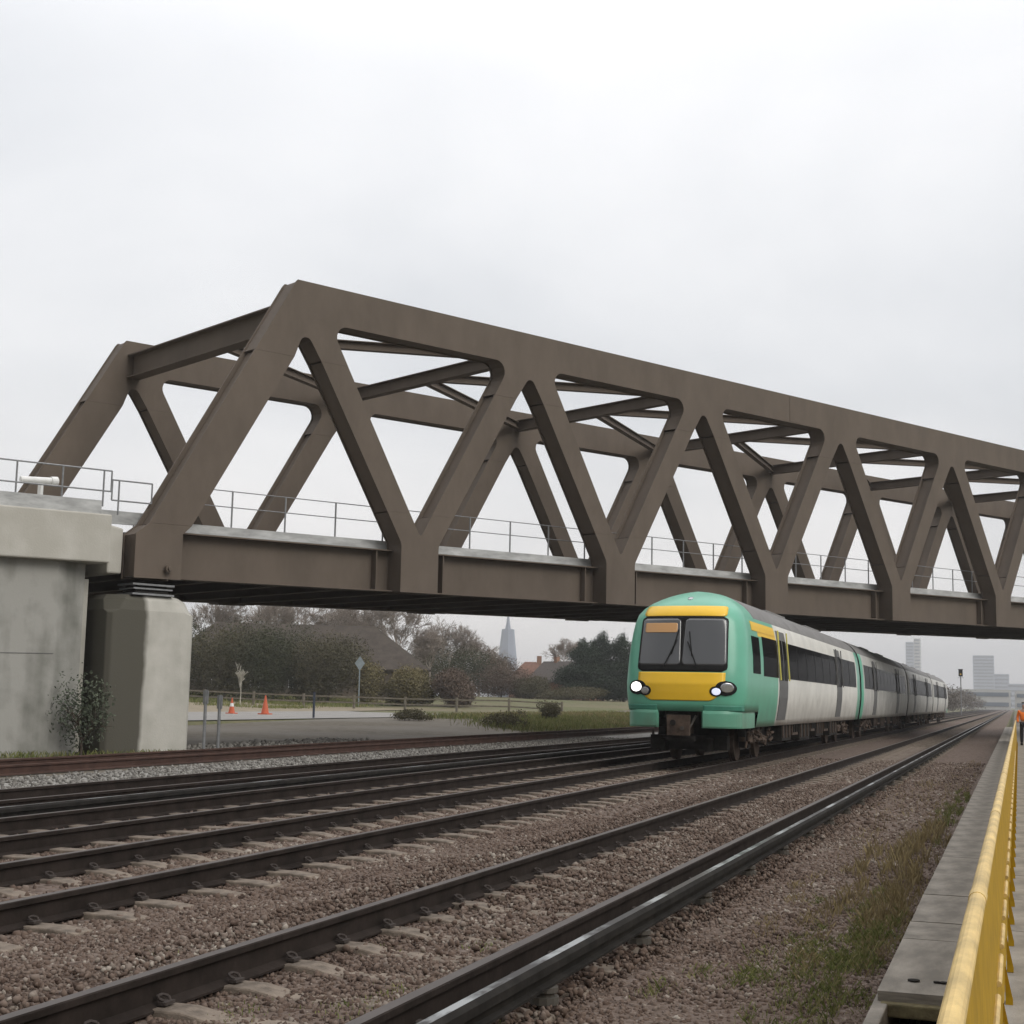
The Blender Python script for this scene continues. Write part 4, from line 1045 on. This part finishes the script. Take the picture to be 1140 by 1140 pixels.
# building with the big brown hipped roof, behind trees
def rotf(cx_, cy_, ang):
    c, s_ = cos(ang), sin(ang); return lambda x, y, z: (cx_+x*c-y*s_, cy_+x*s_+y*c, z)
bang = radians(28)
def hip_house(cx_, cy_, ang, hx, hy, zb, ze, zr, inset, label, mw, mr, name='house', windows=4, gable=False, chim=True):
    e = empty(name, label, 'building', (cx_, cy_, zb)); T = rotf(0, 0, ang)
    q = MB(); q.box(-hx, hx, -hy, hy, -.5, ze-zb, 0, T); q.obj('wall', mw, e)
    q = MB(); o = .45; Z = ze-zb
    vs = [(-hx-o, -hy-o, Z), (hx+o, -hy-o, Z), (hx+o, hy+o, Z), (-hx-o, hy+o, Z), (-hx-o+inset, 0, zr-zb), (hx+o-inset, 0, zr-zb)]
    vs = [T(*v) for v in vs]; vs2 = [(v[0], v[1], v[2]-.18) for v in vs[:4]]
    q.add(vs+vs2, [(0, 1, 5, 4), (1, 2, 5), (2, 3, 4, 5), (3, 0, 4), (0, 6, 7, 1), (1, 7, 8, 2), (2, 8, 9, 3), (3, 9, 6, 0), (6, 9, 8, 7)])
    r_ = q.obj('roof', mr, e)
    if chim:
        q = MB(); q.box(hx*.3, hx*.3+.7, -.35, .35, zr-zb-1.2, zr-zb+.9, 0, T); q.obj('chimney', M['brick'], r_)
    for i in range(windows):
        xx = -hx+(i+.5)*2*hx/windows
        q = MB(); q.box(xx-.55, xx+.55, -hy-.05, -hy+.02, .9, 2.1, 0, T); wn = q.obj('window', M['white_paint'], e)
        q = MB(); q.box(xx-.45, xx+.45, -hy-.065, -hy-.052, 1.0, 2.0, 0, T); q.obj('pane', M['sideglass'], wn)
    return e
hip_house(-77.5, 143, bang, 14.6, 6, 1.1, 4.3, 9.3, 6.0, 'large building with a long brown hipped roof behind the dark shrubs', M['render'], M['barnroof'], windows=7, chim=False, name='building')
# dark shrub mass in front of it
spec = [(-80.5, 121, 7.6, 9.5, 'leaf_dark', 'large dark green shrub in front of the roofed building, next to the pier edge'),
        (-74.5, 123, 7.2, 9.0, 'leaf_olive', 'olive brown shrub in front of the roofed building, behind the orange cones'),
        (-69.5, 124, 7.4, 9.0, 'leaf_dark', 'broad dark green shrub in the middle of the roofed building'),
        (-64.5, 126, 6.6, 8.0, 'leaf_olive', 'olive shrub in front of the right half of the roofed building'),
        (-60.8, 127, 4.6, 3.4, 'leaf_yellow', 'yellow green shrub left of the pale blue sign'),
        (-56.8, 129, 3.8, 4.8, 'leaf_yellow', 'yellow brown shrub right of the pale blue sign'),
        (-53.0, 131, 3.5, 4.4, 'leaf_red', 'russet shrub at the right end of the roofed building'),
        (-77.4, 117, 3.6, 2.0, 'leaf_yellow', 'yellow brown twiggy shrub close beside the pier edge')]
for i, (x, y, h, w_, mm, lb) in enumerate(spec): bush(x, y, h, w_, M[mm], lb, 20+i, n=26000 if w_ > 4 else 8000, leaf=.11, ncl=16)
# bare trees showing above the roof
tl = [(-98, 158, 18.0), (-92, 160, 18.5), (-87.5, 162, 17.0), (-83.0, 165, 15.5), (-77, 158, 17), (-73.5, 163, 17.5), (-70.5, 166, 12.0)]
for i, (x, y, h) in enumerate(tl):
    bare_tree(x, y, h, ['thin bare tree rising behind the roof at the pier edge', 'bare twiggy tree behind the left end of the brown roof', 'spiky bare tree above the flat left part of the roof', 'small bare tree above the middle of the roof', 'bare tree above the dip of the roofline', 'tallest bushy bare tree above the right half of the brown roof', 'bare tree above the sloping right end of the roof'][i], 40+i, depth=7, spread=1.0, twr=.02, m='bark_pale')
# birch sapling, cones, posts in front
def simple_post(name, x, y, h, r, m, label, cat, top=None):
    z = gz(x, y); e = empty(name, label, cat, (x, y, z)); q = MB(); q.tube((0, 0, -.1), (0, 0, h), r, 10); q.obj('post', m, e); return e
bare_tree(-64.6, 109.5, 5.2, 'small pale birch sapling behind the orange and white cones', 60, m='birch', depth=4, spread=.7, r0=.05, twr=.03)
def cone(x, y, h, label, white=False):
    e = empty('traffic_cone', label, 'traffic cone', (x, y, gz(x, y)+.02)); k = h
    q = MB(); q.box(-.28*k, .28*k, -.28*k, .28*k, 0, .06*k); q.obj('base', M['orange'], e)
    q = MB(); q.tube((0, 0, .06*k), (0, 0, .45*k), .21*k, 16, r2=.13*k); q.tube((0, 0, .66*k), (0, 0, k), .09*k, 16, r2=.03*k); q.obj('cone_body', M['orange'], e)
    q = MB(); q.tube((0, 0, .45*k), (0, 0, .66*k), .131*k, 16, r2=.091*k); q.obj('sleeve', M['white_paint'] if white else M['orange'], e)
cone(-46.6, 82.2, 1.25, 'tall orange traffic cone standing on the concrete apron')
cone(-49.0, 82.0, 1.05, 'smaller orange and white traffic cone left of the tall orange one', True)
# post with sign, dark blue post, steel posts by the pier
e = simple_post('sign_post', -58.6, 121, 4.4, .06, M['sign_blue'], 'pale blue diamond sign on a post in front of the roofed building', 'sign')
q = MB(); TT = rotf(0, 0, radians(26)); q.prism([(-.48, 4.1), (0, 3.4), (.48, 4.1), (0, 4.8)], -.09, -.07, lambda s_, D, z: TT(s_, D, z)); q.obj('sign_plate', M['sign_blue'], e)
simple_post('marker_post', -39.4, 75.3, 1.55, .07, M['blue_post'], 'dark blue marker post at the edge of the concrete apron', 'post')
for i, (x, y, h, lb) in enumerate(((-20.75, 33.35, 1.75, 'grey steel post right beside the stained pier'), (-20.55, 33.75, 1.62, 'thin grey steel post just right of the post beside the pier'))):
    e = simple_post('steel_post', x, y, h, .045, M['galv'], lb, 'post'); q = MB(); q.box(-.07, .07, -.03, .03, h-.38, h-.02); q.obj('bracket', M['galv'], e)
q = MB(); q.box(-.35, .10, -.02, .02, .0, .95)
# low rubble mound on the yard
stones('rubble_stones', -24.5, -20.8, 33.5, 48, 16, .16, .03, M['stone_pale'])
# field fence
fe2 = empty('field_fence', 'low weathered timber post and rail fence along the far grass', 'fence', (0, 0, 0))
pp = None
fpts = [(-88+4.6*i, 108+.9*i) for i in range(12)]
for i, (x, y) in enumerate(fpts):
    if pp is None: q = MB(); q.box(-.09, .09, -.09, .09, -.3, 1.25); pp = q.obj('fence_post', M['wood'], fe2); c = pp
    else: c = pp.copy(); C.objects.link(c); c.parent = fe2
    c.location = (x, y, gz(x, y))
for z in (.55, 1.05):
    q = MB()
    for (a, c) in zip(fpts[:-1], fpts[1:]): q.beam((a[0], a[1], gz(*a)+z), (c[0], c[1], gz(*c)+z), .05, .13)
    q.obj('fence_rail', M['wood'], fe2)

# middle group: bare trees with ivy, houses, conifer (about 190 m away)
mid = [(-87.5, 192, 7.5, 'leaf_red', 'low russet bare tree right of the roofed building', 1.1), (-82.5, 194, 9.2, 'leaf_olive', 'bare tree with olive ivy, leftmost of the middle group', 1.15), (-77.5, 190, 11.4, 'leaf_olive', 'tallest rounded bare tree of the middle group with ivy at its foot', 1.2),
       (-75.2, 196, 9.6, 'leaf_red', 'tall bare tree with russet undergrowth left of the far spire', 1.2), (-70.5, 190, 6.0, 'leaf_olive', 'smaller bare tree with ivy standing just in front of the far spire', 1.15)]
for i, (x, y, h, lm, lb, sp) in enumerate(mid): bare_tree(x, y, h*1.42, lb, 80+i, depth=7, spread=sp, leafm=lm, nleaf=4500, m='bark_pale', twr=.018)
und = [(-86.0, 184, 5.2, 12, 'leaf_red', 'low russet hedge shrub between the roofed building and the middle trees'), (-79.0, 184, 6.8, 13, 'leaf_olive', 'olive hedge shrub under the left middle trees'), (-72.5, 183, 6.6, 13, 'leaf_dark', 'dark green hedge shrub under the tallest middle trees'), (-66.5, 182, 5.2, 9, 'leaf_red', 'russet hedge shrub in front of the orange brick house'), (-61.8, 181, 2.8, 5.5, 'leaf_olive', 'olive hedge shrub in front of the dark roofed house'), (-54.5, 176, 1.6, 8, 'leaf_olive', 'low olive shrub at the foot of the conifers')]
for i, (x, y, h, w_, mm, lb) in enumerate(und): bush(x, y, h, w_, M[mm], lb, 100+i, n=20000, leaf=.11, ncl=14)
hip_house(-68.5, 200, radians(20), 3.2, 4, 1.6, 4.0, 6.8, 2.8, 'small orange brick house half hidden by trees below the far spire', M['brick'], mat('red_tiles', (.17, .095, .07), rough=.9), windows=2)
def gable_house(x, y, ang, hx, hy, zb, ze, zr, label):
    e = empty('house', label, 'building', (x, y, zb)); T = rotf(0, 0, ang)
    q = MB(); a, c = ze-zb, zr-zb
    P_ = [(-hy, -.5), (hy, -.5), (hy, a), (0, c-.15), (-hy, a)]
    vs = [T(xx, p[0], p[1]) for xx in (-hx, hx) for p in P_]; q.add(vs, [(0, 1, 2, 3, 4), (9, 8, 7, 6, 5)]+[(i, 5+i, 5+(i+1) % 5, (i+1) % 5) for i in range(5)]); q.obj('wall', M['brick'], e)
    q = MB(); o = .4; k = (c-a)/hy
    for sg in (-1, 1):
        vs = [T(xx, sg*yy, zz+dz) for dz in (0, .15) for xx in (-hx-.2, hx+.2) for (yy, zz) in ((0, c), (hy+o, a-k*o))]
        q.add(vs, [(0, 1, 3, 2), (4, 6, 7, 5), (0, 4, 5, 1), (2, 3, 7, 6), (0, 2, 6, 4), (1, 5, 7, 3)])
    r_ = q.obj('roof', M['rooftile'], e)
    q = MB(); q.box(-hx*.5, -hx*.5+.6, -.3, .3, c-.4, c+.8, 0, T); q.obj('chimney', M['brick'], r_)
    for zz in (1.0, 3.0):
        if zz+1.1 > c: continue
        q = MB(); vs = (hx+.01, hx+.06, -.5, .5, zz, zz+1.0); q.box(*vs, 0, T); wn = q.obj('window', M['white_paint'], e)
        q = MB(); q.box(hx+.065, hx+.075, -.4, .4, zz+.1, zz+.9, 0, T); q.obj('pane', M['sideglass'], wn)
    return e
gable_house(-61.6, 196, radians(-28), 4.6, 3.4, 1.4, 4.0, 6.7, 'dark roofed house with an orange brick gable left of the dark conifers')
bare_tree(-65.2, 206, 13.2, 'rounded pale bare tree rising behind the dark roofed house', 120, depth=7, spread=1.15, m='bark_pale', twr=.018)
def conifer(x, y, h, w_, label, seed):
    e = empty('conifer', label, 'tree', (x, y, gz(x, y))); r = random.Random(seed)
    cs, rs_ = [], []
    for i in range(16):
        t = i/15; rad = w_*.5*(1-t*t)**.8; a = r.uniform(0, 2*pi); cs.append((cos(a)*rad*.4, sin(a)*rad*.4, h*(.10+.84*t))); rs_.append((rad*.72+.15, rad*.72+.15, h*.10))
    leaves(34000, cs, rs_, .13, parent=e, m=M['leaf_conifer'], name='foliage', shell=.1)
    q = MB(); q.tube((0, 0, -.3), (0, 0, h*.8), .2, 8, r2=.04); q.obj('trunk', M['bark'], e)
conifer(-55.9, 186, 8.6, 8.4, 'dark conifer at the left of the dark evergreen clump beside the train', 1)
conifer(-53.4, 187, 9.7, 9.4, 'dark pointed conifer in the middle of the evergreen clump left of the train', 2)
conifer(-50.2, 186, 9.4, 9.4, 'tallest dark conifer nearest the train front', 3)
# thicket right of the train, far along the left of the tracks
th = [(-17.5, 168, 6.5, 7), (-17.0, 200, 6.8, 8), (-16.5, 238, 6.6, 9), (-17, 290, 6.5, 10), (-17, 350, 6.4, 12), (-17, 430, 6.2, 14), (-18, 520, 6.2, 16)]
thn = ['nearest', 'second', 'third', 'fourth', 'fifth', 'sixth', 'farthest']
for i, (x, y, h, w_) in enumerate(th): bush(x, y, h, w_, M['haze_leaf'], 'grey brown thicket beyond the train tail, %s of the row' % thn[i], 140+i, n=3600, leaf=.25, cat='thicket', name='thicket', group='thickets beside the far tracks')

# ------------------------------------------------------------------ weeds and grass
def blades(name, n, xy, h, m, wid=.006, lean=.5, z=0., rndf=None):
    P_ = xy(n); x, y = P_[:, 0], P_[:, 1]; n = len(x)
    hh = h*rng.uniform(.35, 1.2, n); a = rng.uniform(0, 2*pi, n); ln = hh*lean*rng.uniform(0, 1, n); b0 = rng.uniform(0, 2*pi, n)
    zb = ground_z(x, y)+z; ux, uy = np.cos(b0)*wid, np.sin(b0)*wid
    dx, dy = np.cos(a)*ln, np.sin(a)*ln
    p = lambda X, Y, Z: np.stack([X, Y, Z], -1)
    V = np.stack([p(x-ux, y-uy, zb), p(x+ux, y+uy, zb), p(x+dx*.35+ux*.7, y+dy*.35+uy*.7, zb+hh*.6), p(x+dx, y+dy, zb+hh)], 1).reshape(-1, 3)
    F = np.arange(4*n).reshape(n, 4)
    return tag(npmesh(name, V, F, m, np.clip(rng.beta(2, 2, n), 0, 1)), kind='stuff')
def blob(cx_, cy_, sx, sy, cl=30):
    def f(n):
        c = rng.normal(size=(cl, 2))*[sx, sy]+[cx_, cy_]; k = rng.integers(0, cl, n)
        q = c[k]+rng.normal(size=(n, 2))*[sx*.16, sy*.13]; return q[(q[:, 0] < -.82)]
    return f
blades('green_grass', 6000, blob(-1.22, 9.6, .30, 1.2, 60), .045, M['grass'], .0022, 1.1)
blades('green_grass', 3000, blob(-1.02, 11.3, .14, 1.3, 40), .06, M['grass'], .0025, .9)
blades('dead_grass', 3000, blob(-1.25, 12.3, .32, 1.5, 50), .06, M['deadgrass'], .002, .9)
blades('yellow_grass', 1600, blob(-1.02, 13.6, .12, 1.2, 40), .10, M['deadgrass'], .004, .6)
blades('straw_tufts', 1500, blob(-1.15, 17.5, .16, 2.2, 26), .16, M['deadgrass'], .0035, .6)
blades('trackside_weeds', 1500, blob(-1.0, 24, .16, 2.6, 24), .08, M['grass'], .004, .7)
blades('trackside_weeds', 1800, blob(-1.4, 27, .4, 8, 60), .07, M['deadgrass'], .004, .8)
blades('sleeper_moss', 900, blob(-3.4, 8.4, .5, 1.0, 12), .03, M['grass'], .004, .9)
def bank(x0, x1, y0, y1):
    def f(n):
        c = np.stack([rng.uniform(x0, x1, 90), rng.uniform(y0, y1, 90)], -1); k = rng.integers(0, 90, n); return c[k]+rng.normal(size=(n, 2))*[.9, 1.6]
    return f
blades('bank_weeds', 22000, bank(-27, -21.8, 66, 105), .30, M['grass'], .014, .7)
blades('bank_weeds', 14000, bank(-35, -24, 78, 118), .34, M['grass'], .016, .7)
blades('bank_dead_weeds', 12000, bank(-34, -22, 82, 118), .34, M['deadgrass'], .014, .6)
blades('far_field_grass', 16000, bank(-90, -58, 104, 135), .3, M['grass'], .03, .6)
blades('abutment_foot_weeds', 1500, lambda n: np.stack([rng.uniform(-24.5, -20.8, n), rng.uniform(24.5, 33, n)], -1)[lambda_keep(n)] if False else np.array([[Bn(s_, 34.05-rng.uniform(0, .5), 0)[0], Bn(s_, 34.05-rng.uniform(0, .5), 0)[1]] for s_ in rng.uniform(10, 19.6, n)]), .16, M['grass'], .01, .7)
for i, (x, y, h, w_, lb) in enumerate(((-24.5, 68, 1.5, 2.4, 'low green bramble on the bank left of the train'), (-26, 79, 1.9, 1.6, 'tall green weed clump on the bank nearest the train front'), (-31, 71, 1.0, 2.2, 'low bramble beside the end of the concrete apron'))):
    bush(x, y, h*.6, w_, M['leaf_olive'], lb, 170+i, n=2500, leaf=.06, cat='bramble', name='bramble')

# ------------------------------------------------------------------ far skyline
def tower(x, y, hx, hy, h, label, m, rows, name='tower_block', crown=None):
    e = empty(name, label, 'building', (x, y, 0)); q = MB(); q.box(-hx, hx, -hy, hy, -2, h); q.obj('wall', m, e)
    for i in range(rows):
        z = h*(i+.6)/rows; q = MB(); q.box(-hx+1, hx-1, -hy-.3, -hy-.05, z-h/rows*.28, z+h/rows*.12); q.box(hx+.05, hx+.3, -hy+1, hy-1, z-h/rows*.28, z+h/rows*.12); q.obj('window', M['tower_glass'], e)
    if crown: q = MB(); q.box(*crown); q.obj('roof', m, e)
    return e
K = 2.2    # skyline stands about 2.2 km out
tower(-19.3*K, 1000*K, 6.7*K, 6*K, 34*K+1.5, 'broad pale blue tower block on the skyline above the tracks', M['tower'], 16)
tower(-8.3*K, 1010*K, 5.0*K, 5*K, 22.0*K+1.5, 'lower pale blue block joined right of the broad tower', M['tower'], 9)
tower(-67*K, 1000*K, 2.6*K, 4*K, 43.5*K, 'slim blue grey tower block on the skyline above the train roof', M['tower'], 20)
tower(-62.2*K, 1002*K, 2.1*K, 4*K, 46*K, 'taller pale grey tower right beside the slim blue grey tower', M['tower_pale'], 20)
tower(6*K, 900*K, 10*K, 6*K, 14.5*K, 'long low grey block on the right of the skyline', M['tower'], 5)
tower(-18, 800, 16, 8, 10.5, 'long pale low shed beyond the tracks', M['tower_pale'], 2, name='shed')
tower(12, 760, 12, 8, 9.5, 'low pale shed at the right edge beyond the tracks', M['tower_pale'], 2, name='shed')
# spire
e = empty('church_spire', 'slender hazy blue spire rising above the middle trees', 'spire', (-361*1.5, 1500, 0))
q = MB(); K2 = 1.5
def oct_(r, z): return [(r*cos(i*pi/4+.39), r*sin(i*pi/4+.39), z) for i in range(8)]
prof = [(9.6, 0), (8.7, 30), (6.4, 47), (5.9, 52)]
pr = [(r*K2*.62, z*K2) for r, z in prof]; vs = []; 
for r, z in pr: vs += oct_(r*1.3, z)
q.add(vs, [(k*8+i, k*8+(i+1) % 8, k*8+8+(i+1) % 8, k*8+8+i) for k in range(len(pr)-1) for i in range(8)]+[tuple(range(24, 32))]); q.obj('tower_body', M['spire'], e)
q = MB(); vs = oct_(2.6*K2, 50*K2)+oct_(1.3*K2, 57*K2)+oct_(.25*K2, 66*K2); q.add(vs, [(k*8+i, k*8+(i+1) % 8, k*8+8+(i+1) % 8, k*8+8+i) for k in range(2) for i in range(8)]+[tuple(range(16, 24))]); q.obj('spire', M['spire'], e)
# signal
e = empty('railway_signal', 'tall railway signal with a dark head beyond the train tail', 'signal', (-8.95, 262, 0))
q = MB(); q.tube((0, 0, -.3), (0, 0, 7.4), .09, 8); q.obj('post', M['galv'], e)
q = MB(); q.box(-.35, .35, -.12, .12, 6.7, 8.0); q.box(-.45, .45, -.35, -.13, 7.9, 8.0); q.obj('signal_head', M['dark'], e, bevel=.03)
q = MB(); q.disc((0, -.14, 7.1), (0, 1, 0), .13, .03, 16); q.obj('lamp', M['tyellow'], e)
q = MB(); q.box(-.5, .5, -.3, .3, 6.45, 6.5); q.obj('platform', M['galv'], e)

# ------------------------------------------------------------------ person on the walkway
def skin_obj(name, verts, edges, rad, m, parent, root=0):
    me = bpy.data.meshes.new(name); me.from_pydata(verts, edges, []); me.materials.append(m)
    o = bpy.data.objects.new(name, me); C.objects.link(o); o.parent = parent
    sk = o.modifiers.new('skin', 'SKIN'); sk.use_smooth_shade = True
    ly = me.skin_vertices[0] if me.skin_vertices else None
    if ly is None:
        me.attributes.new('tmp', 'FLOAT', 'POINT')
    for i, r in enumerate(rad): me.skin_vertices[0].data[i].radius = (r, r*.8) if not isinstance(r, tuple) else r
    me.skin_vertices[0].data[root].use_root = True
    sb = o.modifiers.new('sub', 'SUBSURF'); sb.levels = 1; sb.render_levels = 1
    return o
def skin_safe(*a, **k):
    name, verts, edges, rad, m, parent = a[:6]
    bm = bmesh.new(); ly = bm.verts.layers.skin.verify()
    vv = [bm.verts.new(v) for v in verts]
    for i, v in enumerate(vv):
        r = rad[i]; v[ly].radius = r if isinstance(r, tuple) else (r, r*.85); v[ly].use_root = (i == 0)
    for a_, b_ in edges: bm.edges.new((vv[a_], vv[b_]))
    me = bpy.data.meshes.new(name); bm.to_mesh(me); bm.free(); me.materials.append(m)
    o = bpy.data.objects.new(name, me); C.objects.link(o); o.parent = parent
    sk = o.modifiers.new('skin', 'SKIN'); sk.use_smooth_shade = True
    sb = o.modifiers.new('sub', 'SUBSURF'); sb.levels = 1; sb.render_levels = 2
    return o
pe = empty('person', 'person in an orange jacket and black trousers standing on the walkway at the right edge', 'person', (.36, 64, -.10))
V_ = [(0, 0, .98), (0, .0, 1.2), (0, .0, 1.42), (0, -.01, 1.53), (0, -.02, 1.62), (0, -.02, 1.72),
      (-.2, 0, 1.43), (-.27, .02, 1.15), (-.26, -.08, .92), (.2, 0, 1.43), (.27, .02, 1.15), (.26, -.08, .92),
      (-.1, 0, .90), (-.12, -.01, .50), (-.13, .02, .08), (-.13, -.14, .04), (.1, 0, .90), (.12, -.03, .50), (.13, .0, .08), (.13, -.16, .04)]
E_ = [(0, 1), (1, 2), (2, 3), (3, 4), (4, 5), (2, 6), (6, 7), (7, 8), (2, 9), (9, 10), (10, 11), (0, 12), (12, 13), (13, 14), (14, 15), (0, 16), (16, 17), (17, 18), (18, 19)]
Rr = [.14, .13, .14, .06, .095, .085, .06, .045, .035, .06, .045, .035, .085, .06, .045, .04, .085, .06, .045, .04]
skin_safe('body', V_, E_, Rr, M['skin'], pe)
jk = [0, 1, 2, 6, 7, 8, 9, 10, 11]; mp_ = {v: i for i, v in enumerate(jk)}
skin_safe('jacket', [V_[i] if i != 8 and i != 11 else (V_[i][0], V_[i][1]+.01, V_[i][2]+.04) for i in jk], [(mp_[a], mp_[c]) for a, c in E_ if a in mp_ and c in mp_], [(.20, .16), (.19, .15), (.18, .14), .085, .07, .06, .085, .07, .06], M['hivis'], pe)
tr_ = [0, 12, 13, 14, 16, 17, 18]; mp_ = {v: i for i, v in enumerate(tr_)}
skin_safe('trousers', [V_[i] for i in tr_], [(mp_[a], mp_[c]) for a, c in E_ if a in mp_ and c in mp_], [(.17, .14), .12, .09, .075, .12, .09, .075], M['trousers'], pe)
for sg in (-1, 1):
    q = MB(); q.box(sg*.13-.055, sg*.13+.055, -.24, .06, 0, .10); q.obj('shoe', M['rubber'], pe, bevel=.03)
q = MB(); q.disc((0, 0, 1.79), (0, 0, 1), .10, .06, 16); q.obj('hair', M['bark'], pe, bevel=.03)

# ------------------------------------------------------------------ air
hm = bpy.data.materials.new('air'); hm.use_nodes = True; nt = hm.node_tree
for n_ in list(nt.nodes):
    if n_.type != 'OUTPUT_MATERIAL': nt.nodes.remove(n_)
pv = nt.nodes.new('ShaderNodeVolumePrincipled'); pv.inputs['Color'].default_value = (.97, .97, .98, 1); pv.inputs['Density'].default_value = .00036; pv.inputs['Anisotropy'].default_value = .1
out = [n_ for n_ in nt.nodes if n_.type == 'OUTPUT_MATERIAL'][0]; nt.links.new(pv.outputs['Volume'], out.inputs['Volume'])
HAZE = True
if HAZE:
    q = MB(); q.box(-6200, 6200, -450, 9200, -3, 125); o = q.obj('haze', hm); tag(o, kind='stuff')
